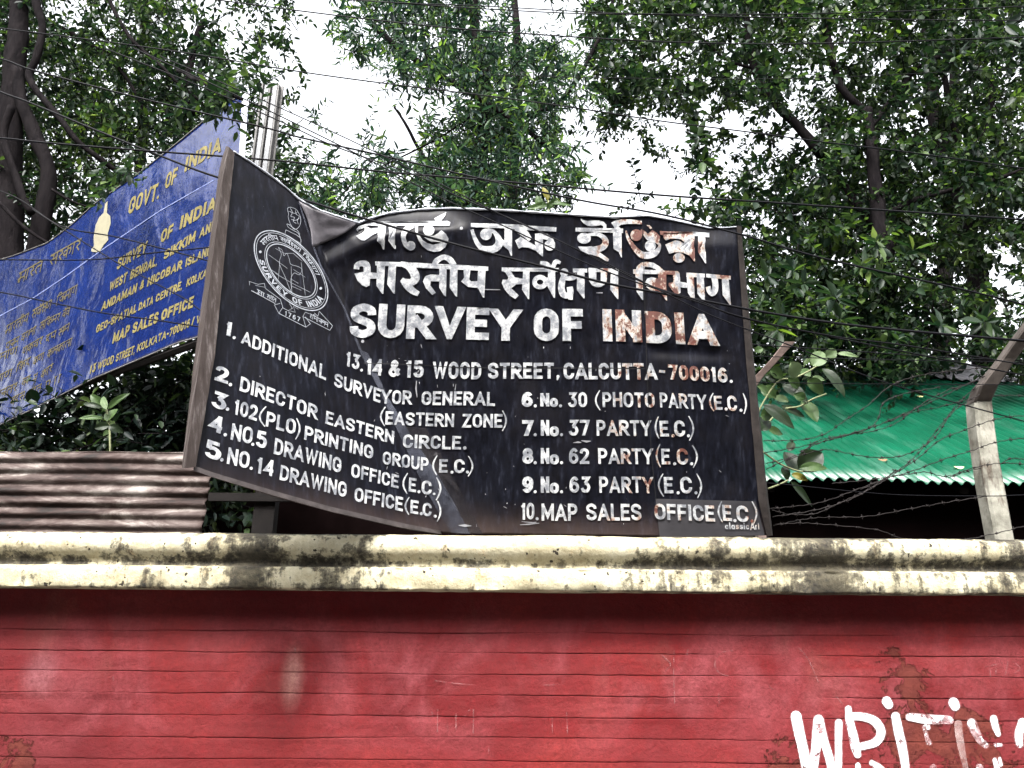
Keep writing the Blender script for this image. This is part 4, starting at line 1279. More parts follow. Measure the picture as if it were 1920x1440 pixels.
# U-section post: two flanges and a web, down to the ground
pc = at(492, 300, 3.50)
v, f = [], []
box(v, f, (pc.x - 0.062, 3.505, at(470, 660, 3.5).z), (pc.x + 0.062, 3.515, at(492, 160, 3.5).z))
box(v, f, (pc.x - 0.045, 3.47, at(470, 660, 3.5).z), (pc.x - 0.038, 3.502, at(492, 160, 3.5).z))
box(v, f, (pc.x - 0.004, 3.47, at(470, 660, 3.5).z), (pc.x + 0.004, 3.502, at(492, 162, 3.5).z))
box(v, f, (pc.x + 0.042, 3.47, at(470, 660, 3.5).z), (pc.x + 0.050, 3.502, at(492, 164, 3.5).z))
mesh('support_post', v, f, M_greymetal, blue)
v, f = [], []
box(v, f, (pc.x - 0.034, 3.485, at(492, 420, 3.5).z), (pc.x - 0.012, 3.5, at(492, 162, 3.5).z))
box(v, f, (pc.x + 0.010, 3.485, at(492, 420, 3.5).z), (pc.x + 0.034, 3.5, at(492, 163, 3.5).z))
mesh('pale_stripe', v, f, simple('worn_pale_paint', (0.17, 0.175, 0.185), 0.6, 0.3, 14), blue)
v, f = [], []
tube(v, f, [atw(100, 740, blue_w(100, 740) + 0.06), atw(440, 618, blue_w(440, 618) + 0.05)], 0.022, 6)
mesh('lower_rail', v, f, M_darkwood, blue)

# ------------------------------------------------------------------ rusty corrugated sheet
n = N('rusty_corrugated_iron')
a = n.noise(1.0, 9, 0.7, n.map((2.6, 2.6, 11)), 0.5)
c = n.ramp(a, [(0.34, (0.004, 0.0025, 0.002)), (0.45, (0.020, 0.0115, 0.010)), (0.54, (0.058, 0.044, 0.040)), (0.68, (0.22, 0.20, 0.185))])
c = n.mix(n.ramp(n.noise(9, 8, 0.7), [(0.52, 0.0), (0.68, 0.8)]), c, (0.02, 0.010, 0.008))
hole = n.ramp(n.noise(7, 3, 0.5, n.map((1, 1, 1.6))), [(0.26, 1.0), (0.29, 0.0)])
c = n.mix(hole, c, (0.004, 0.003, 0.003))
n.bump(n.noise(40, 7), 0.5, 0.006)
M_rust = n.set(c, 0.75, None, 0.2)
nx, nz = 90, 150
x0, x1 = at(-150, 900, 3.32).x, at(389, 900, 3.32).x
z0, z1 = at(200, 1040, 3.32).z, at(200, 842, 3.32).z
V = []
for i in range(nx):
    x = x0 + (x1 - x0) * i / (nx - 1)
    for j in range(nz):
        t = j / (nz - 1)
        xe = x + (0.012 * noise.noise(Vector((t * 9, 0, 0))) if i == nx - 1 else 0)
        z = z0 + (z1 - z0) * t + 0.010 * noise.noise(Vector((x * 3, 5.0, 0))) * t
        y = 3.32 + (0.0085 + 0.003 * noise.noise(Vector((x * 2, z * 9, 7.0)))) * math.cos(2 * math.pi * (z - z0) / 0.050 + 0.5 * noise.noise(Vector((x * 1.2, 3.0, 0)))) + 0.012 * noise.noise(Vector((x * 2.5, z * 5, 2.0))) + 0.05 * t
        V.append((xe, y, z))
PV, PF = grid_mesh(V, nx, nz)
o = mesh('corrugated_sheet', PV, [q[::-1] for q in PF], M_rust, None, True)
md = o.modifiers.new('t', 'SOLIDIFY')
md.thickness = 0.003
tag(o, 'rusty corrugated iron sheet propped behind the left end of the wall', 'metal sheet')

# ------------------------------------------------------------------ shed with the green roof
M_shade_wall = simple('shade_black_wall', (0.0022, 0.0013, 0.0013), 1.0, 0.4, 4)  # near-black colour stands for the shade under the eaves and sign
M_shade_wall.node_tree.nodes['Principled BSDF'].inputs['Specular IOR Level'].default_value = 0.0
shed = thing('shed', 'low shed with a green corrugated roof behind the wall', 'shed')
n = N('green_roof_paint')
c = n.ramp(n.noise(2.5, 6), [(0.3, (0.0008, 0.027, 0.0135)), (0.7, (0.0016, 0.049, 0.025))])
painted_sheen = n.math('MULTIPLY', n.ramp(n.noise(1.0, 7, 0.65, n.map((9, 1.2, 1.2))), [(0.52, 0.0), (0.72, 0.7)]), n.ramp(n.axis(0, 1.6, 3.4), [(0.0, 1.0), (0.55, 0.55), (1.0, 0.15)]))  # faded streaks, with sky reflection painted in towards the left
c = n.mix(painted_sheen, c, (0.075, 0.155, 0.125))
c = n.mix(n.ramp(n.noise(16, 8, 0.7), [(0.62, 0.0), (0.8, 0.5)]), c, (0.02, 0.06, 0.04))
M_green = n.set(c, 0.32, None, 0.24)
slope = math.tan(R(30.4))
ey = 5.0
ez_ = at(1680, 905, ey).z
rx0, rx1 = at(1330, 905, ey).x, 5.4
nx = int((rx1 - rx0) / 0.0095)
V = []
ny = 14
for i in range(nx):
    x = rx0 + (rx1 - rx0) * i / (nx - 1)
    c_ = abs(math.sin(math.pi * x / 0.076)) ** 0.8 * 2 - 1
    for j in range(ny):
        y = ey + 3.5 * j / (ny - 1)
        sag = 0.012 * noise.noise(Vector((x * 1.3, y * 1.1, 0))) + (0.012 if int((x + 0.2) / 0.72) % 2 else 0.0)
        V.append((x, y, ez_ + (y - ey) * slope + 0.017 * c_ + sag))
PV, PF = grid_mesh(V, nx, ny)
o = mesh('roof', PV, PF, M_green, shed, True)
md = o.modifiers.new('t', 'SOLIDIFY')
md.thickness = 0.003
v, f = [], []
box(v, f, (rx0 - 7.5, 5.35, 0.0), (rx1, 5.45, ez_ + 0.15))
mesh('wall', v, f, M_shade_wall, shed)
v, f = [], []
for x in np.arange(rx0 + 0.4, rx1, 1.3):
    box(v, f, (x, 5.1, ez_ - 0.05), (x + 0.06, 8.4, ez_ - 0.01))
V2 = [(a, b, c + (b - 5.1) * slope) for a, b, c in v]
mesh('rafter', V2, f, M_darkwood, shed)
# grey sheet lying over the top of the roof
gx0 = at(1705, 700, 8.1).x
nx = 150
V = []
for i in range(nx):
    x = gx0 + (5.5 - gx0) * i / (nx - 1)
    for j in range(5):
        y = 7.75 + 0.35 * max(0, 1 - (x - gx0) / 0.5) + 1.0 * j / 4
        V.append((x, y, ez_ + (y - ey) * slope + 0.05 + 0.012 * math.cos(2 * math.pi * x / 0.08)))
PV, PF = grid_mesh(V, nx, 5)
o = mesh('roof_sheet', PV, PF, simple('grey_fibre_cement', (0.14, 0.14, 0.155), 0.8, 0.25, 5), None, True)
tag(o, 'grey corrugated sheet laid along the top of the green roof', 'roof sheet')

# ------------------------------------------------------------------ concrete fence post with a bent arm, and a steel arm by the sign
n = N('weathered_concrete_post')
c = n.ramp(n.noise(10, 8, 0.7), [(0.3, (0.075, 0.072, 0.058)), (0.55, (0.17, 0.165, 0.14)), (0.8, (0.27, 0.26, 0.23))])
c = n.mix(n.ramp(n.noise(1, 7, 0.7, n.map((14, 14, 4))), [(0.54, 0), (0.66, 0.9)]), c, (0.035, 0.020, 0.014))
n.bump(n.noise(45, 6), 0.5, 0.006)
M_conc = n.set(c, 0.9, None, 0.1)
post = thing('fence_post', 'pale concrete fence post with a dark arm bent outwards, by the green roof', 'post')


def beam(name, quads, mat, parent, chamfer=0.12):
    """quads: list of (px_left, px_right, py, Y, depth) stations, bevelled box section."""
    V = []
    for xl, xr, y, Y, dp in quads:
        a, b = at(xl, y, Y), at(xr, y, Y)
        wv = b - a
        dv_ = Vector((0, dp, 0))
        for s, t in ((chamfer, 0), (1 - chamfer, 0), (1, chamfer), (1, 1 - chamfer), (1 - chamfer, 1), (chamfer, 1), (0, 1 - chamfer), (0, chamfer)):
            j = 0.0025 * noise.noise(Vector((s * 9 + y * .11, t * 9, Y)))
            V.append(a + wv * s + dv_ * t + Vector((j, j, 0)))
    nq = len(quads)
    Fc = []
    for i in range(nq - 1):
        for k_ in range(8):
            k2 = (k_ + 1) % 8
            Fc.append((i * 8 + k_, (i + 1) * 8 + k_, (i + 1) * 8 + k2, i * 8 + k2))
    Fc.append(tuple(range(8)))
    Fc.append(tuple((nq - 1) * 8 + k_ for k_ in range(8))[::-1])
    return mesh(name, V, Fc, mat, parent)


beam('post', [(1828, 1862, 748, 3.32, .09), (1833, 1868, 800, 3.32, .09), (1841, 1876, 860, 3.32, .09), (1849, 1886, 910, 3.32, .09), (1859, 1895, 960, 3.32, .09), (1870, 1906, 1020, 3.32, .09), (1905, 1943, 1200, 3.32, .09), (1935, 1975, 1400, 3.32, .09)], M_conc, post)
beam('arm', [(1828, 1861, 752, 3.318, .09), (1840, 1874, 722, 3.26, .09), (1880, 1908, 672, 3.20, .085), (1916, 1944, 622, 3.12, .08), (1950, 1976, 578, 3.05, .08)],
     simple('dark_mouldy_concrete', (0.045, 0.038, 0.034), 0.9, 0.5, 14), post)
st_arm = thing('steel_arm', 'rusty steel angle arm sticking out behind the right edge of the black sign', 'post')
M_angle = simple('rusty_angle_iron', (0.13, 0.095, 0.085), 0.7, 0.35, 18)
beam('arm', [(1400, 1418, 725, 3.42, .03), (1416, 1432, 705, 3.40, .03), (1446, 1462, 673, 3.36, .03), (1472, 1492, 640, 3.32, .03)], M_angle, st_arm, .06)
beam('upright', [(1396, 1412, 722, 3.45, .04), (1412, 1428, 900, 3.45, .04), (1424, 1440, 1040, 3.45, .04), (1450, 1466, 1300, 3.45, .04)], M_angle, st_arm, .06)

# ------------------------------------------------------------------ overhead cables
n = N('black_cable_rubber')
M_cable = n.set((0.0025, 0.0025, 0.0035), 0.5, None, 0.05)


def cable(label, pts, Y, r, mat=M_cable):
    c = catmull([(p[0], p[1]) for p in pts], 8)
    Y = Y if isinstance(Y, list) else [(0, Y)]
    v, f = [], []
    tube(v, f, [at(p[0], p[1], float(np.interp(p[0], [q[0] for q in Y], [q[1] for q in Y]))) for p in c], r, 6)
    return tag(mesh('cable', v, f, mat, None, True), label, 'cable', 'overhead cables')


CAB = [
 ('thin cable nearest the top of the photo, rising to the right end', [(-100, -60), (300, -35), (660, 0), (920, 12), (1200, 26), (1560, 25), (1920, 12), (2100, 5)], 2.6, .0022),
 ('thin cable just under the topmost one, level at the right end', [(-100, -90), (400, -30), (700, 2), (1027, 23), (1240, 28), (1560, 35), (1920, 39), (2100, 40)], 2.9, .0026),
 ('cable crossing the top foliage from the pale sky gap, sagging gently to the right', [(-100, -70), (300, -15), (560, 20), (790, 47), (970, 62), (1240, 78), (1500, 82), (1920, 70), (2100, 62)], 2.6, .0027),
 ('thin faint cable level across the middle of the right tree', [(900, 140), (1200, 147), (1480, 147), (1760, 136), (2100, 118)], 3.3, .0017),
 ('cable running from the big sky gap down to the right above the sign', [(-100, 40), (300, 92), (560, 134), (735, 158), (900, 178), (1070, 201), (1240, 227), (1400, 247), (1550, 267), (1700, 285), (1920, 316), (2100, 340)], 2.7, .0028),
 ('thick cable passing just over the top of the black sign', [(-150, 252), (0, 259), (80, 267), (250, 281), (417, 293), (560, 305), (719, 322), (950, 341), (1240, 366), (1450, 380), (1640, 393), (1920, 412), (2100, 424)], 2.72, .0040),
 ('cable that meets the top right corner of the black sign', [(-150, 75), (0, 110), (67, 133), (267, 185), (500, 240), (560, 257), (709, 290), (893, 333), (1091, 376), (1240, 402), (1394, 441), (1550, 486), (1861, 556), (2100, 622)], 2.68, .0038),
 ('cable crossing the word in the middle of the Bengali heading line', [(200, 92), (400, 172), (544, 236), (632, 276), (783, 330), (860, 369), (1016, 436), (1204, 529), (1316, 566), (1391, 596), (1600, 640), (1900, 700), (2100, 735)], 2.60, .0027),
 ('thickest cable, slanting across the Bengali and Hindi heading lines', [(-120, 120), (0, 172), (57, 193), (187, 247), (300, 292), (410, 333), (562, 373), (681, 409), (860, 460), (1035, 504), (1141, 532), (1297, 560), (1460, 590), (1627, 613), (1920, 639), (2100, 652)], [(-100, 3.05), (480, 2.93), (560, 2.83), (600, 2.74), (700, 2.68), (900, 2.66)], .0050),
 ('cable crossing the Bengali line just left of the one through its middle word', [(250, 90), (480, 196), (700, 304), (790, 352), (860, 386), (954, 428), (1079, 485), (1172, 522), (1297, 563), (1404, 598), (1560, 630), (1700, 648), (1920, 684), (2100, 715)], 2.58, .0026),
 ('thin cable that reaches the right edge of the sign lowest of all', [(300, 105), (560, 218), (780, 322), (922, 394), (1040, 448), (1160, 505), (1262, 557), (1347, 597), (1493, 652), (1660, 717), (1920, 790), (2100, 840)], 2.56, .0023),
 ('thin cable over the peeled cream patch on the blue sign', [(-100, 325), (25, 368), (115, 424), (225, 446), (391, 489), (480, 512)], 2.68, .0028),
 ('thin cable rising to the right across the middle of the blue sign', [(-100, 488), (0, 487), (169, 487), (280, 475), (391, 464), (480, 455)], 2.72, .0026),
 ('thin cable falling steeply over the lower right lettering of the blue sign', [(60, 392), (141, 444), (214, 489), (285, 528), (346, 560), (378, 583), (440, 620)], 2.66, .0026),
 ('lowest thin cable crossing the blue sign', [(-100, 536), (0, 548), (103, 569), (194, 587), (290, 600), (369, 612), (440, 622)], 2.74, .0028),
 ('upper of two thin level cables between the sign and the fence post', [(1380, 642), (1413, 646), (1593, 658), (1740, 668), (1860, 674), (2050, 680)], 3.25, .0026),
 ('lower of two thin level cables between the sign and the fence post', [(1380, 667), (1413, 668), (1640, 674), (1860, 678), (2050, 682)], 3.28, .0022),
 ('thin level wire in front of the upper green roof', [(1390, 716), (1427, 717), (1640, 720), (1843, 721), (2050, 722)], 3.24, .0020),
 ('plain wire under the eaves of the green roof', [(1420, 905), (1470, 908), (1670, 927), (1853, 930), (1920, 928), (2050, 925)], 3.24, .0022),
]
for c in CAB: cable(*c)

# barbed wire strands
M_barb = simple('rusty_barbed_wire', (0.009, 0.007, 0.007), 0.7, 0.4, 30, 0, 0)


def barbed(label, zp, Y, r=.0019):
    c = catmull([(1360 + a / 3, 560 + b / 3) for a, b in zp], 8)
    pts = [at(p[0], p[1], Y) for p in c]
    v, f = [], []
    pts2 = [p + Vector((0, 0, 0.0018 * math.sin(i * 1.9))) for i, p in enumerate(pts)]
    tube(v, f, pts2, r, 5)
    acc = 0.03
    for a, b in zip(pts, pts[1:]):
        acc += (b - a).length
        if acc > 0.062:
            acc = 0
            for _ in range(2):
                d = Vector((random.gauss(0, .5), random.gauss(0, .6), random.gauss(0, 1))).normalized() * random.uniform(.008, .013)
                tube(v, f, [b - d, b + d], .0013, 4)
            d = (b - a).normalized() * 0.006
            tube(v, f, [b - d, b + d], .0036, 5)
    return tag(mesh('barbed_wire', v, f, M_barb, None, True), label, 'barbed wire', 'barbed wire strands over the wall')


BW = [
 ('barbed strand climbing from the sign to the bend of the post arm', [(215, 800), (420, 795), (560, 760), (680, 680), (800, 600), (930, 490), (1100, 430), (1300, 405), (1480, 385)], 3.22),
 ('barbed strand rising beside the topmost one over the roof', [(220, 868), (480, 820), (780, 740), (1000, 650), (1200, 560), (1320, 500), (1450, 440)], 3.24),
 ('barbed strand that dips over the roof and then climbs steeply', [(230, 960), (350, 905), (540, 852), (640, 860), (800, 890), (960, 890), (1080, 850), (1180, 780), (1260, 660), (1340, 590), (1430, 540)], 3.26),
 ('barbed strand running level below the eaves and then rising past the post', [(250, 1182), (420, 1165), (560, 1140), (750, 1070), (920, 1005), (1010, 990), (1130, 975), (1240, 1000), (1400, 950), (1550, 925), (1690, 930), (1800, 925)], 3.28),
 ('barbed strand rising from the foot of the sign to the top of the post', [(265, 1228), (500, 1190), (700, 1130), (850, 1050), (930, 1000), (1080, 900), (1200, 800), (1330, 745), (1480, 690), (1600, 665), (1800, 650)], 3.20),
 ('barbed strand lying low across the dark shed wall to the post', [(270, 1278), (440, 1242), (560, 1230), (800, 1225), (1050, 1180), (1280, 1140), (1480, 1110)], 3.27),
 ('lowest barbed strand, sagging down towards the coping', [(280, 1272), (420, 1262), (560, 1270), (850, 1300), (1000, 1350), (1250, 1368), (1500, 1325), (1680, 1280), (1800, 1262)], 3.21),
 ('barbed strand wound round the middle of the post', [(600, 1040), (800, 1020), (1000, 985), (1240, 900), (1400, 850), (1480, 820), (1560, 800), (1690, 785), (1800, 790)], 3.23),
 ('short barbed strand curling up through the tangle over the roof', [(420, 860), (560, 800), (700, 760), (820, 720), (865, 660), (880, 600), (930, 560), (1050, 525), (1200, 500)], 3.18),
]
BW += [
 ('barbed strand looping low between the sign foot and the middle of the dark wall', [(262, 1190), (380, 1215), (520, 1205), (640, 1150), (780, 1085), (900, 1010), (960, 960)], 3.25),
 ('barbed strand crossing the right part of the roof behind the post top', [(900, 700), (1050, 640), (1200, 610), (1400, 560), (1560, 545), (1700, 548), (1800, 552)], 3.42),
 ('barbed strand hanging slack over the left half of the roof', [(225, 930), (400, 880), (520, 800), (660, 770), (830, 745), (960, 700), (1080, 610), (1240, 520), (1400, 470)], 3.30),
 ('barbed strand rising steeply from the eaves to the post arm', [(760, 1075), (900, 1010), (1020, 930), (1120, 830), (1190, 740), (1260, 650), (1330, 570), (1440, 470)], 3.31),
 ('barbed strand running right of the post just above the eaves', [(1250, 1010), (1400, 960), (1530, 940), (1600, 900), (1690, 905), (1800, 915)], 3.34),
]
for b in BW: barbed(*b)

# ------------------------------------------------------------------ leaves, trees and plants
def leaf_mat(name, stops, trans_=0.35, rough=0.46):
    n = N(name)
    gi = n.n('ShaderNodeNewGeometry')
    c = n.ramp(gi.outputs['Random Per Island'], stops)
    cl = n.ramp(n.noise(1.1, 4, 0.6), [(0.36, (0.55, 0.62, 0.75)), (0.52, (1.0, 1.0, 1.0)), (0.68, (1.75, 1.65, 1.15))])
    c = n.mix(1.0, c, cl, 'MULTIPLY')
    n.set(c, rough, None, 0.16)
    tr_ = n.n('ShaderNodeBsdfTranslucent')
    br = n.n('ShaderNodeMix', data_type='RGBA', blend_type='MULTIPLY')
    br.inputs['Factor'].default_value = 1
    n.l(c, br.inputs['A'])
    br.inputs['B'].default_value = (1.6, 1.85, 0.9, 1)
    n.l(br.outputs['Result'], tr_.inputs['Color'])
    ms = n.n('ShaderNodeMixShader')
    ms.inputs[0].default_value = trans_
    n.l(n.b.outputs[0], ms.inputs[1])
    n.l(tr_.outputs[0], ms.inputs[2])
    n.l(ms.outputs[0], n.t.nodes['Material Output'].inputs['Surface'])
    return n.m


LV = lambda k, b=1.0: [(0.0, (.008 * k, .022 * k, .013 * k * b)), (0.45, (.021 * k, .041 * k, .021 * k * b)), (0.8, (.040 * k, .068 * k, .031 * k * b)), (0.95, (.085 * k, .140 * k, .040 * k)), (1.0, (.13 * k, .19 * k, .05 * k))]
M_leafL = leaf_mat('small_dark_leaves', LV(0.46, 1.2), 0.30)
M_leafC = leaf_mat('slender_mango_leaves', LV(0.80, 1.6), 0.32)  # lightened and blued, putting glare haze into the leaf colour
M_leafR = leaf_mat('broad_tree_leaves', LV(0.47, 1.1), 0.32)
M_leafD = leaf_mat('shaded_hedge_leaves', LV(0.32, 1.3), 0.2)
n = N('dark_wet_bark')
M_bark = n.set(n.ramp(n.noise(1, 8, 0.7, n.map((18, 18, 5))), [(0.3, (0.0022, 0.0019, 0.0024)), (0.7, (0.0095, 0.008, 0.0085))]), 0.9, None, 0.02)
n.bump(n.noise(1, 8, 0.7, n.map((30, 30, 8))), 0.8, 0.02)


def norm(a):
    return a / (np.linalg.norm(a, axis=-1, keepdims=True) + 1e-9)


def leaf_cloud(O, D, L, nl, ll, lw, droop=0.25, rosette=False):
    """O,D,L: sprig origins, directions, lengths -> leaf verts (N*6,3)."""
    ns = len(O)
    t = (np.arange(nl) + 0.5) / nl
    if rosette: t = t * 0.15
    pos = O[:, None] + D[:, None] * (L[:, None] * t[None, :])[..., None]
    side = norm(np.cross(D, rng.normal(size=(ns, 3))))
    side2 = np.cross(D, side)
    ang = (np.arange(nl) * 2.4)[None, :] + rng.uniform(0, 6.28, (ns, 1)) + rng.normal(0, .35, (ns, nl))
    per = side[:, None] * np.cos(ang)[..., None] + side2[:, None] * np.sin(ang)[..., None]
    ld = norm(D[:, None] * (0.25 if rosette else 0.6) + per + rng.normal(0, .25, (ns, nl, 3)) + np.array((0, 0, -droop)))
    up = norm(rng.normal(0, .45, (ns, nl, 3)) + np.array((0, 0, 1.0)))
    wd = norm(np.cross(ld, up))
    nn = np.cross(wd, ld)
    sc = rng.uniform(.75, 1.2, (ns, nl, 1)) * rng.uniform(.6, 1.3, (ns, 1, 1))
    l_, w_ = ll * sc, lw * sc * rng.uniform(.8, 1.2, (ns, nl, 1))
    b = pos
    v = np.stack([b, b + ld * l_ * .30 + wd * w_ * .46 + nn * w_ * .12, b + ld * l_ * .66 + wd * w_ * .40 + nn * w_ * .05,
                  b + ld * l_ - nn * l_ * .12, b + ld * l_ * .66 - wd * w_ * .40 + nn * w_ * .05, b + ld * l_ * .30 - wd * w_ * .46 + nn * w_ * .12], axis=2)
    return v.reshape(-1, 3)


def crown_mesh(name, vs, mat, parent):
    vs = np.concatenate(vs)
    nl = len(vs) // 6
    me = bpy.data.meshes.new(name)
    me.vertices.add(len(vs))
    me.vertices.foreach_set('co', vs.astype(np.float32).ravel())
    base = (np.arange(nl) * 6)[:, None]
    q = np.concatenate([base + np.array((0, 1, 2, 3)), base + np.array((0, 3, 4, 5))], axis=1).reshape(-1)
    me.loops.add(len(q))
    me.loops.foreach_set('vertex_index', q.astype(np.int32))
    me.polygons.add(nl * 2)
    me.polygons.foreach_set('loop_start', (np.arange(nl * 2) * 4).astype(np.int32))
    me.update(calc_edges=True)
    me.validate()
    return link(name, me, mat, parent)


DENS = {  # foliage density, 80-pixel cells, rows from above the frame downwards
 -2: [8, 7, 7, 7, 6, 5, 3, 1, 5, 7, 7, 6, 5, 5, 7, 8, 8, 8, 8, 8, 8, 8, 8, 8],
 -1: [9, 6, 7, 8, 6, 5, 4, 0, 6, 8, 8, 5, 3, 4, 7, 8, 8, 9, 9, 7, 9, 8, 9, 8],
 0: [9, 4, 7, 8, 5, 4, 3, 0, 6, 8, 8, 5, 2, 3, 7, 8, 8, 9, 9, 7, 9, 8, 9, 8],
 1: [9, 8, 8, 8, 8, 5, 4, 0, 2, 6, 9, 9, 8, 6, 8, 7, 7, 8, 6, 6, 7, 8, 8, 7],
 2: [9, 9, 9, 8, 9, 8, 5, 0, 0, 0, 3, 9, 9, 4, 6, 5, 6, 5, 5, 7, 7, 4, 8, 7],
 3: [8, 8, 8, 7, 6, 6, 4, 3, 1, 4, 9, 9, 8, 3, 4, 3, 4, 2, 4, 8, 8, 7, 8, 7],
 4: [8, 7, 7, 6, 6, 6, 7, 8, 5, 8, 9, 9, 8, 3, 0, 2, 4, 7, 8, 9, 9, 9, 8, 8],
 5: [7, 6, 5, 4, 4, 4, 4, 4, 4, 4, 4, 4, 4, 3, 1, 2, 4, 6, 9, 9, 9, 9, 7, 7],
 6: [4, 4, 4, 4, 2, 2, 2, 2, 2, 2, 2, 2, 2, 2, 2, 2, 3, 6, 9, 9, 9, 8, 7, 5],
 7: [3, 3, 3, 3, 2, 2, 2, 2, 2, 2, 2, 2, 2, 2, 2, 2, 3, 7, 8, 8, 8, 7, 4, 6],
 8: [3, 3, 3, 3, 2, 2, 0, 0, 0, 0, 0, 0, 0, 0, 0, 0, 3, 6, 6, 8, 8, 7, 3, 6],
}


def sprigs(c0, c1, Ya, Yb, k, L, ylim=None):
    O = []
    for r_, row in DENS.items():
        for c_ in range(c0, c1):
            d = row[min(23, max(0, c_))]
            n_ = 3.1 * k * d * (d / 9) ** 0.8
            n_ = int(n_) + (random.random() < n_ % 1)
            for _ in range(max(1, round(n_ / 4.2)) if n_ else 0):
                x = 80 * c_ + 40 + random.uniform(-46, 46)
                y = 80 * r_ + 40 + random.uniform(-46, 46)
                p = at(x, y, random.uniform(Ya, Yb))
                for _ in range(random.choice((3, 4, 4, 5, 6))):
                    O.append(tuple(p + Vector((random.gauss(0, .05), random.gauss(0, .05), random.gauss(0, .05)))))
    O = np.array(O)
    D = norm(rng.normal(0, 1, (len(O), 3)) + np.array((0, -.25, -.1)))
    Ls = L * rng.uniform(.5, 1.25, len(O))
    return O, D, Ls


def limb(v, f, pts, Y, r0, r1, sides=8):
    """pts: pixel points (x, y[, dY]); radius tapers r0->r1."""
    c = catmull([(p[0], p[1], p[2] if len(p) > 2 else 0) for p in pts], 6)
    P_ = [at(p[0], p[1], Y + p[2]) for p in c]
    nP = len(P_)
    P_ = [p + Vector((noise.noise(p * 3), noise.noise(p * 3 + Vector((5, 0, 0))), 0)) * 0.02 for p in P_]
    tube(v, f, P_, [(r0 + (r1 - r0) * i / (nP - 1)) * (1 + .18 * noise.noise(P_[i] * 5)) for i in range(nP)], sides)
    return P_


def twigs(v, f, O, D, L, every=1):
    for i in range(0, len(O), every):
        a = Vector(O[i])
        d = Vector(D[i])
        tube(v, f, [a - d * L[i] * .3, a + d * L[i] * .5, a + d * L[i]], [.006, .004, .002], 3)


def tree(label, cols, Ya, Yb, k, L, nl, ll, lw, mat, limbs, name='tree', extra=None):
    t = thing(name, label, 'tree', 'trees behind the wall')
    O, D, Ls = sprigs(*cols, Ya, Yb, k, L)
    vs = [leaf_cloud(O, D, Ls, nl, ll, lw)]
    if extra is not None: vs += extra
    crown_mesh('crown', vs, mat, t)
    v, f = [], []
    for pts, Y, r0, r1 in limbs: limb(v, f, pts, Y, r0, r1)
    twigs(v, f, O, D, Ls, 2)
    mesh('trunk', v, f, M_bark, t, True)
    return t


def base_of(px, Y):
    """pixel row where the ground is met at depth Y"""
    lo, hi = 720, 6000
    for _ in range(40):
        mid = (lo + hi) / 2
        if at(px, mid, Y).z > 0: lo = mid
        else: hi = mid
    return lo


lO = np.array([tuple(at(random.gauss(420, 34), random.gauss(178, 22), random.uniform(3.0, 3.3))) for _ in range(26)] + [tuple(at(random.gauss(215, 25), random.gauss(335, 16), random.uniform(3.6, 3.9))) for _ in range(10)])
lD = norm(rng.normal(0, 1, (36, 3)) + np.array((-.5, -.2, -.1)))
lext = [leaf_cloud(lO, lD, np.full(36, .16), 9, .062, .026), leaf_cloud(*sprigs(-16, -5, 3.0, 7.2, 1.5, .34), 11, .085, .037)]  # far-left sprigs out of view, added to darken the blue sign's reflections
tree('dark tree with twisting trunks at the left edge of the photo', (-5, 7), 6.0, 8.0, 2.3, .34, 12, .076, .034, M_leafL, [
    ([(45, -160), (38, 0), (28, 120), (22, 200), (15, 320), (20, 500), (30, 800), (30, base_of(30, 5.95))], 5.95, .08, .13),
    ([(30, 130), (40, 190), (70, 260), (92, 320), (86, 370), (70, 460), (40, 560), (28, 800)], 5.9, .052, .085),
    ([(70, -120), (68, 0), (77, 50), (66, 110), (55, 140), (70, 175), (105, 215), (150, 268), (230, 330, .2), (330, 400, .5)], 5.75, .04, .02),
    ([(20, 200), (5, 250), (18, 300), (40, 360), (60, 400)], 5.7, .034, .034),
    ([(180, -60), (235, 60), (270, 95), (330, 150), (420, 230, .3)], 6.0, .02, .012),
    ([(95, 355), (130, 375), (165, 388)], 4.9, .012, .006), ([(330, 130, .6), (370, 150, -1.5), (420, 175, -1.95), (455, 190, -2.0)], 5.1, .016, .006), ([(0, 380), (40, 420), (80, 450), (130, 480)], 4.9, .014, .01),
    ([(380, 40), (360, 100), (350, 160), (355, 215)], 6.4, .03, .05), ([(280, 230), (240, 150), (180, 90), (90, 40)], 6.5, .015, .03)], 'tree', lext)

tree('slender leaved tree with thin branches behind the middle of the black sign', (7, 14), 6.0, 8.6, 2.2, .40, 14, .100, .027, M_leafC, [
    ([(880, 1500), (870, 900), (860, 600), (870, 420), (900, 300), (905, 180), (890, 40), (880, -160)], 7.6, .13, .05),
    ([(1075, 330), (1020, 270), (930, 205), (850, 155), (760, 100), (690, 40)], 7.0, .022, .035),
    ([(880, 420), (820, 340), (770, 250), (740, 200)], 7.2, .03, .012), ([(890, 300), (960, 230), (1050, 190), (1110, 100), (1150, 0)], 7.4, .04, .02),
    ([(700, 320), (820, 260), (880, 220)], 6.8, .008, .012), ([(940, 390), (970, 330), (1030, 280)], 6.6, .008, .005), ([(620, 390), (700, 300), (760, 285)], 6.8, .01, .008)])

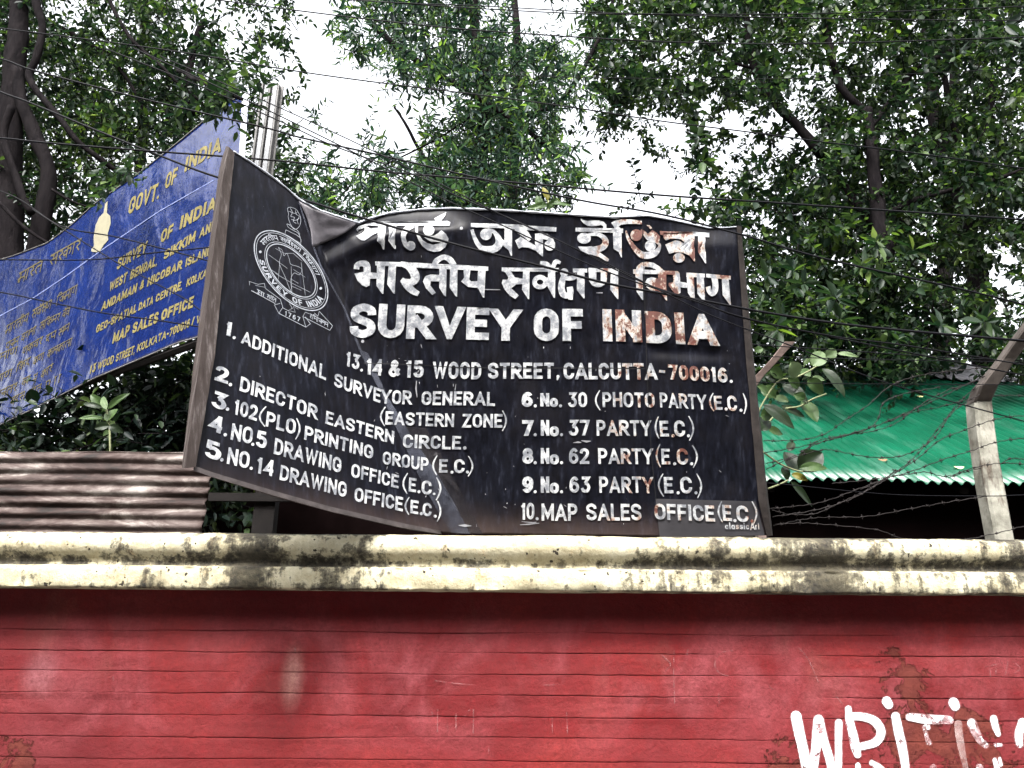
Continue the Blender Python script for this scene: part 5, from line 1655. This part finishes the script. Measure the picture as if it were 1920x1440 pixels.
rO, rD, rL = [], [], []
for (x, y) in ((1700, 470), (1610, 495), (1640, 520), (1560, 560), (1480, 500), (1500, 540), (1650, 465), (1870, 55), (1890, 80), (1850, 70), (1800, 110), (1540, 8), (1520, 12), (1725, 545), (1840, 600), (1580, 610), (1760, 620), (1440, 520), (1420, 560), (1330, 300), (1310, 260), (1560, 40), (1690, 640), (1470, 610)):
    for _ in range(2):
        p = at(x + random.uniform(-14, 14), y + random.uniform(-12, 12), random.uniform(5.6, 6.2))
        rO.append(tuple(p)); rD.append((random.gauss(0, .3), -1, random.gauss(.2, .3))); rL.append(.2)
ext = [leaf_cloud(np.array(rO), norm(np.array(rD)), np.array(rL), 9, .145, .055, 0.1, True)]
tree('broad tree with forked dark branches filling the right of the photo', (14, 27), 6.3, 9.2, 2.25, .34, 13, .085, .046, M_leafR, [
    ([(1865, base_of(1865, 9.0)), (1850, 900), (1846, 720), (1842, 600), (1825, 480), (1790, 360), (1750, 200), (1740, 0), (1740, -150)], 9.0, .16, .08),
    ([(1662, 500), (1648, 420), (1640, 330), (1630, 250), (1625, 205)], 6.6, .075, .05), ([(1715, 1500, 2.5), (1695, 900, 2.5), (1680, 690, 2.4), (1668, 590, 1.6), (1660, 500, .5), (1660, 460, 0)], 6.6, .13, .08),
    ([(1540, 290), (1500, 240), (1450, 190), (1415, 130), (1400, 40), (1390, -100)], 7.2, .06, .035), ([(1540, 285), (1590, 360, .2), (1640, 420)], 7.2, .06, .05),
    ([(1630, 215), (1580, 170), (1560, 115), (1552, 40), (1550, -80)], 6.8, .045, .03), ([(1632, 240), (1670, 190), (1720, 130), (1790, 90)], 6.8, .035, .02),
    ([(1768, 120), (1775, 180), (1792, 250), (1800, 300)], 7.4, .035, .03), ([(1660, 400), (1720, 375), (1790, 355), (1870, 335), (1960, 300)], 6.9, .03, .016),
    ([(1420, 130), (1360, 110), (1300, 60)], 7.2, .02, .012), ([(1860, 160), (1860, 240), (1880, 300)], 7.8, .03, .03)], 'tree', ext)

def far_tree(label, c0, c1, px):
    t = thing('tree', label, 'tree', 'trees behind the wall')
    O = []
    for r_, row in DENS.items():
        for c_ in range(c0, c1):
            d = row[min(23, max(0, c_))]
            if d < 6: continue
            for _ in range(int((d - 5) * 3.4)):
                O.append(tuple(at(80 * c_ + 40 + random.uniform(-36, 36), 80 * r_ + 40 + random.uniform(-36, 36), random.uniform(10.5, 13))))
    O = np.array(O)
    D = norm(rng.normal(0, 1, (len(O), 3)))
    Ls = .5 * rng.uniform(.6, 1.3, len(O))
    crown_mesh('crown', [leaf_cloud(O - D * Ls[:, None] * .5, D, Ls, 10, .17, .075)], M_leafD, t)
    v, f = [], []
    limb(v, f, [(px, base_of(px, 13)), (px - 5, 700), (px + 8, 400), (px + 20, 100), (px, -160)], 13, .18, .06)
    twigs(v, f, O, D, Ls, 3)
    mesh('trunk', v, f, M_bark, t, True)


far_tree('dim tree standing farther back behind the twisting trunks on the left', -3, 7, 250)
far_tree('dim tree farther back behind the slender leaved tree in the middle', 7, 14, 950)
far_tree('dim tree farther back behind the broad tree on the right', 14, 27, 1770)

# dark undergrowth below the blue sign
t = thing('shrub', 'dark shrub tangled under the blue sign above the rusty sheet', 'shrub')
O = []
while len(O) < 1100:
    x, y = random.uniform(-160, 430), random.uniform(640, 960)
    if y > np.interp(x, [p[0] for p in bb], [p[1] for p in bb]) + 34:
        O.append(tuple(at(x, y, random.uniform(4.3, 5.2) if x > 140 else random.uniform(4.6, 5.3))))
O = np.array(O)
D = norm(rng.normal(0, 1, (len(O), 3)) + np.array((0, -.3, .3)))
Ls = .3 * rng.uniform(.6, 1.3, len(O))
crown_mesh('crown', [leaf_cloud(O, D, Ls, 9, .08, .034)], M_leafD, t)
v, f = [], []
twigs(v, f, O, D, Ls, 3)
limb(v, f, [(200, 2000), (190, 1000), (180, 760)], 4.5, .05, .02)
limb(v, f, [(60, 2100), (80, 1100), (70, 860)], 4.8, .05, .02)
mesh('trunk', v, f, M_bark, t, True)
# tall shrubs behind the sign's upper edge keep the view closed low down
t = thing('shrub', 'leafy shrub rising behind the right part of the black sign', 'shrub')
O = []
for _ in range(420):
    O.append(tuple(at(random.uniform(1330, 1760), random.uniform(560, 720), random.uniform(7.6, 8.6))))
O = np.array(O)
D = norm(rng.normal(0, 1, (len(O), 3)) + np.array((0, -.3, .3)))
Ls = .35 * rng.uniform(.6, 1.3, len(O))
crown_mesh('crown', [leaf_cloud(O, D, Ls, 10, .11, .045)], M_leafD, t)
v, f = [], []
twigs(v, f, O, D, Ls, 3)
limb(v, f, [(1500, base_of(1500, 8.9)), (1490, 900), (1480, 650)], 8.9, .06, .03)
mesh('trunk', v, f, M_bark, t, True)


# plants whose single leaves can be told apart
def leaf_obj(px0, px1, wpx, Y, parent, mat, name='leaf', curl=0.12, dY=0.0):
    a, b = at(*px0, Y), at(*px1, Y + dY)
    ax = b - a
    L = ax.length
    sidev = ax.cross(Vector((0, 1, 0)))
    sidev.normalize()
    back = Vector((0, 1, 0))
    hw = wpx / F * Y * 0.5
    tw = random.uniform(-.5, .5)
    sidev = (sidev + back * tw).normalized()
    V = []
    nI, nJ = 11, 7
    for i in range(nI):
        t = i / (nI - 1)
        prof_ = math.sin(math.pi * min(1, t ** 0.8 * 1.0)) ** 0.75 if 0 < t < 1 else 0.02
        c = a + ax * t + back * (curl * L * math.sin(math.pi * t) * -.6) + Vector((0, 0, -curl * L * t * t * .5))
        for j in range(nJ):
            s = (j / (nJ - 1)) * 2 - 1
            V.append(c + sidev * (hw * prof_ * s) - back * (abs(s) * hw * prof_ * .35) + back * 0.004 * noise.noise(Vector((t * 4, s * 2, px0[0]))))
    PV, PF = grid_mesh(V, nI, nJ)
    return mesh(name, PV, PF, mat, parent, True)


def vein_leaf(name, c, c2, trl=0.3):
    n = N(name)
    col = n.ramp(n.noise(14, 5), [(0.3, c), (0.7, c2)])
    n.set(col, 0.45, None, 0.15)
    n.bump(n.noise(40, 4), 0.25, 0.004)
    tr_ = n.n('ShaderNodeBsdfTranslucent')
    n.l(col, tr_.inputs['Color'])
    ms = n.n('ShaderNodeMixShader')
    ms.inputs[0].default_value = trl
    n.l(n.b.outputs[0], ms.inputs[1])
    n.l(tr_.outputs[0], ms.inputs[2])
    n.l(ms.outputs[0], n.t.nodes['Material Output'].inputs['Surface'])
    return n.m


M_lv = [vein_leaf('pale_leaf', (.055, .085, .038), (.09, .125, .06)), vein_leaf('mid_green_leaf', (.022, .045, .014), (.045, .075, .024)), vein_leaf('dark_leaf', (.005, .010, .004), (.010, .018, .007), .15), vein_leaf('yellowing_leaf', (.08, .075, .01), (.15, .13, .02))]
M_stem = simple('pale_green_stem', (.12, .13, .07), .7, .3, 20, 0, 0)
sap = thing('sapling', 'young fig sapling with broad leaves growing between the black sign and the roof', 'plant')
q7 = lambda p: (1340 + p[0] / 3.79, 580 + p[1] / 3.79)
LFS = [((700, 405), (765, 290), 95, 0), ((790, 345), (865, 285), 66, 0), ((870, 315), (1022, 330), 36, 0), ((575, 490), (543, 362), 84, 0), ((765, 420), (922, 605), 80, 2), ((480, 540), (662, 652), 84, 2), ((620, 650), (728, 795), 105, 1), ((345, 680), (565, 835), 88, 2),
       ((420, 622), (525, 652), 44, 0), ((325, 755), (415, 735), 84, 1), ((595, 1135), (765, 1010), 135, 2), ((595, 1150), (490, 1005), 110, 2), ((545, 1170), (662, 1212), 42, 3), ((330, 560), (435, 622), 76, 1), ((380, 600), (300, 535), 60, 1), ((660, 500), (770, 600), 76, 1),
       ((395, 430), (485, 485), 70, 1), ((375, 850), (485, 885), 52, 1), ((520, 1005), (560, 935), 50, 2), ((540, 1220), (692, 1395), 52, 2), ((285, 305), (342, 268), 44, 1), ((690, 490), (785, 497), 38, 0), ((600, 560), (520, 480), 60, 1), ((330, 860), (395, 790), 60, 2),
       ((640, 640), (560, 600), 55, 1), ((600, 430), (680, 470), 50, 1), ((470, 690), (640, 760), 60, 2), ((440, 500), (360, 470), 55, 2), ((600, 1130), (800, 1110), 60, 1), ((480, 1120), (520, 1210), 60, 2), ((720, 300), (700, 250), 40, 1), ((330, 820), (330, 760), 60, 2)]
for a_, b_, w_, mk in LFS:
    leaf_obj(q7(a_), q7(b_), 1.3 * w_ / 3.79, random.uniform(3.34, 3.55), sap, M_lv[mk], 'leaf', random.uniform(.05, .22), random.uniform(-.06, .06))
for st_ in ([(380, 1500), (330, 900), (300, 760), (440, 520), (560, 490), (700, 420), (785, 345)], [(330, 860), (470, 720), (600, 690), (690, 640), (792, 600)], [(340, 1010), (470, 1100), (600, 1150), (660, 1145)], [(380, 1275), (470, 1240), (520, 1215)]):
    v, f = [], []
    tube(v, f, [at(*q7(p[:2]), 3.45) for p in catmull(st_, 5)], .0045, 5)
    mesh('stem', v, f, M_stem, sap, True)

pl2 = thing('seedling', 'small broad-leaved seedling sprouting under the blue sign', 'plant')
q6 = lambda p: (p[0] / 3.6, 440 + p[1] / 3.6)
for a_, b_, w_, mk in (((720, 1190), (615, 1065), 70, 1), ((725, 1180), (882, 1055), 46, 1), ((700, 1240), (530, 1230), 42, 1), ((720, 1260), (795, 1165), 80, 1), ((740, 1290), (640, 1300), 60, 2), ((735, 1290), (840, 1330), 60, 2), ((690, 1170), (560, 1130), 44, 2), ((720, 1180), (700, 1080), 46, 0)):
    leaf_obj(q6(a_), q6(b_), w_ / 3.6, random.uniform(3.42, 3.55), pl2, M_lv[mk], 'leaf', .15, random.uniform(-.05, .05))
v, f = [], []
tube(v, f, [at(*q6(p), 3.5) for p in ((760, 2200), (745, 1500), (740, 1300), (720, 1180))], .005, 5)
mesh('stem', v, f, M_stem, pl2, True)

wd = thing('weed', 'small weed with a yellow leaf peeping over the top edge of the black sign', 'plant')
q8 = lambda p: (560 + p[0] / 2.82, p[1] / 2.82)
for a_, b_, w_, mk in (((1320, 1060), (1290, 985), 40, 3), ((1325, 1085), (1200, 1100), 40, 1), ((1330, 1075), (1445, 1085), 40, 1), ((1310, 1110), (1370, 1050), 40, 1), ((1280, 1110), (1260, 1030), 50, 1)):
    leaf_obj(q8(a_), q8(b_), w_ / 2.82, 3.1, wd, M_lv[mk], 'leaf', .1, 0)
v, f = [], []
tube(v, f, [at(*q8(p), 3.1) for p in ((1330, 1700), (1322, 1200), (1320, 1060))], .004, 5)
mesh('stem', v, f, M_stem, wd, True)

# litter on the green roof
for lab, (x, y), (dx, dy), mk in (('pale yellow fallen leaf lying on the green roof near the post', (1798, 876), (16, 5), 3), ('brown fallen leaf caught in the wire over the green roof', (1655, 862), (14, 8), 2), ('greenish yellow fallen leaf high on the green roof', (1725, 743), (14, 4), 3)):
    # sit on the roof plane
    d = ray(x, y)
    w_ = (ez_ - slope * ey - CAM.z + 0.03) / (d.z - slope * d.y)
    P0 = CAM + d * w_
    V = []
    for k_ in range(10):
        a_ = 2 * math.pi * k_ / 10
        ex, ey_ = .035 * math.cos(a_), .016 * math.sin(a_)
        V.append((P0.x + ex, P0.y + ey_, P0.z + ey_ * slope + .006 * math.cos(2 * a_)))
    V.append((P0.x, P0.y, P0.z + 0.006))
    o = mesh('fallen_leaf', V, [(k_, (k_ + 1) % 10, 10) for k_ in range(10)], vein_leaf('dead_leaf', (.45, .42, .16), (.6, .58, .3), .1) if mk == 3 else vein_leaf('brown_dead_leaf', (.09, .06, .03), (.14, .09, .05), .1))
    tag(o, lab, 'leaf', 'fallen leaves on the roof')

# ------------------------------------------------------------------ graffiti and chalk on the wall
def wall_w(x, y):
    d = ray(x, y)
    return (WY - 0.0025) / d.y


q9 = lambda pts: [(1460 + p[0] / 4.174, 1300 + p[1] / 4.174) + ((p[2] / 4.174,) if len(p) > 2 else ()) for p in pts]


def spray(pts):
    p = [tuple(q) for q in catmull(q9(pts), 4)]
    return stroke_polys(p, 1, False, 1.4) + [circ(p[0][0], p[0][1], p[0][2] / 2, None, 14), circ(p[-1][0], p[-1][1], p[-1][2] / 2, None, 14)]


def patchy(name, c, lo, hi, scale, amax):
    n = N(name)
    tp = n.n('ShaderNodeBsdfTransparent')
    mx = n.n('ShaderNodeMixShader')
    n.l(n.ramp(n.noise(scale, 7, 0.75), [(lo, amax), (hi, 1.0)]), mx.inputs[0])
    n.set(c, 0.9, None, 0.1)
    n.l(n.b.outputs[0], mx.inputs[1])
    n.l(tp.outputs[0], mx.inputs[2])
    n.l(mx.outputs[0], n.t.nodes['Material Output'].inputs['Surface'])
    return n.m


gf, ov = [], []
for s_ in ([(136, 178, 80), (160, 300, 80), (190, 430, 76), (222, 600, 74), (232, 720, 66)], [(312, 205, 74), (300, 330, 72), (285, 480, 70), (262, 640, 66), (240, 730, 60)], [(315, 215, 74), (350, 360, 66), (395, 500, 62), (440, 690, 60)], [(470, 230, 56), (468, 380, 54), (468, 560, 52), (455, 690, 50)],
           [(545, 122, 48), (555, 210, 58), (580, 310, 64), (602, 420, 70), (618, 480, 52)], [(565, 180, 58), (660, 184, 60), (755, 220, 66), (802, 300, 66), (765, 378, 64), (680, 408, 56), (620, 420, 56)],
           [(915, 180, 64), (938, 300, 70), (968, 430, 68), (990, 560, 60), (1000, 680, 56)], [(845, 62, 72), (862, 88, 66)], [(1025, 185, 56), (1150, 202, 70), (1300, 205, 58), (1340, 210, 52)], [(1368, 72, 76), (1382, 100, 70)],
           [(1510, 232, 66), (1545, 310, 56), (1580, 370, 44), (1625, 408, 36)], [(1682, 198, 52), (1697, 260, 50), (1718, 320, 36)], [(1905, 225, 60), (1880, 320, 62), (1886, 400, 50)], [(1160, 250, 36), (1170, 270, 28)], [(1140, 260, 20), (1158, 340, 22), (1175, 388, 34)], [(730, 545, 40), (800, 590, 46), (850, 660, 44)],
           [(620, 560, 36), (625, 660, 40)], [(1690, 520, 30), (1710, 590, 40)], [(1730, 510, 20), (1740, 560, 24)], [(1570, 580, 46), (1590, 660, 46)], [(1210, 580, 40), (1210, 660, 40)], [(1700, 404, 24), (1740, 404, 20)]):
    gf += spray(s_)
    ov += spray([(a[0], a[1], a[2] + 13) for a in s_])
n = N('white_spray_paint')
cm = n.noise(20, 9, 0.7)
tpn = n.n('ShaderNodeBsdfTransparent')
msx = n.n('ShaderNodeMixShader')
ch_ = n.math('ADD', cm, n.math('MULTIPLY', n.spot(at(1790, 1410, WY), .05, .2), .17))
n.l(n.ramp(ch_, [(0.57, 0.0), (0.60, 1.0)]), msx.inputs[0])
n.set(n.ramp(n.noise(9, 6), [(0.3, (0.34, 0.345, 0.37)), (0.6, (0.46, 0.46, 0.47))]), 0.7)
n.l(n.b.outputs[0], msx.inputs[1])
n.l(tpn.outputs[0], msx.inputs[2])
n.l(msx.outputs[0], n.t.nodes['Material Output'].inputs['Surface'])
M_spray = n.m
M_over = patchy('thin_overspray', (0.34, 0.24, 0.25), 0.40, 0.62, 60, 0.45)
lay('graffiti_overspray', ov, wall_w, M_over, wall_face, 9, 0.0003)
lay('graffiti_lettering', gf, wall_w, M_spray, wall_face, 9, 0.0006)['label'] = 'white sprayed graffiti word WRITING, partly flaked off'
fd = []
for s_ in ([(1405, 240, 62), (1412, 320, 62), (1425, 400, 58), (1450, 520, 46), (1470, 620, 44)],): fd += spray(s_)
n = N('rubbed_out_white_paint')
tpn = n.n('ShaderNodeBsdfTransparent')
msx = n.n('ShaderNodeMixShader')
n.l(n.ramp(n.noise(14, 8, 0.7), [(0.35, 0.45), (0.65, 1.0)]), msx.inputs[0])
n.set((0.35, 0.26, 0.25), 0.8)
n.l(n.b.outputs[0], msx.inputs[1])
n.l(tpn.outputs[0], msx.inputs[2])
n.l(msx.outputs[0], n.t.nodes['Material Output'].inputs['Surface'])
M_rub = n.m


M_chalk = patchy('rubbed_chalk', (0.20, 0.10, 0.10), 0.42, 0.60, 45, 0.35)
lay('graffiti_smear', fd, wall_w, M_rub, wall_face, 9, 0.0004)
ck = []
qc = lambda pts: [(960 + p[0] / 2, 940 + p[1] / 2) for p in pts]
for s_ in ([(830, 560), (790, 565), (765, 590), (762, 620), (780, 645), (815, 655)], [(560, 575), (595, 610), (575, 635)], [(608, 560), (606, 640), (610, 760)], [(700, 548), (712, 556)], [(440, 560), (440, 580)], [(1070, 545), (1110, 590), (1150, 680)], [(1215, 730), (1240, 760)], [(1790, 615), (1795, 660)], [(1815, 600), (1815, 655)], [(1775, 620), (1840, 605)], [(1860, 600), (1850, 650)], [(1880, 600), (1905, 625), (1885, 645)], [(660, 555), (655, 580)], [(470, 640), (485, 650)], [(110, 690), (180, 686)], [(150, 810), (152, 870)], [(205, 790), (208, 870)], [(775, 720), (777, 760)], [(965, 695), (985, 710)]):
    ck += stroke_polys([tuple(q) for q in catmull(qc(s_), 3)], 1.1)
q0 = lambda pts: [(p[0] / 2, 1100 + p[1] / 2) for p in pts]
for s_ in ([(1620, 470), (1622, 490)], [(1641, 460), (1640, 545)], [(1678, 520), (1680, 545)], [(1710, 470), (1710, 535)], [(1755, 465), (1775, 460)], [(1776, 460), (1774, 550)], [(1853, 465), (1854, 485)], [(1833, 600), (1832, 628)], [(1106, 225), (1107, 250)], [(1188, 340), (1190, 362)], [(424, 335), (425, 350)], [(1630, 352), (1700, 362), (1780, 368)]):
    ck += stroke_polys([tuple(q) for q in q0(s_)], 1.3)
lay('chalk_marks', ck, wall_w, M_chalk, wall_face, 12, 0.0004)
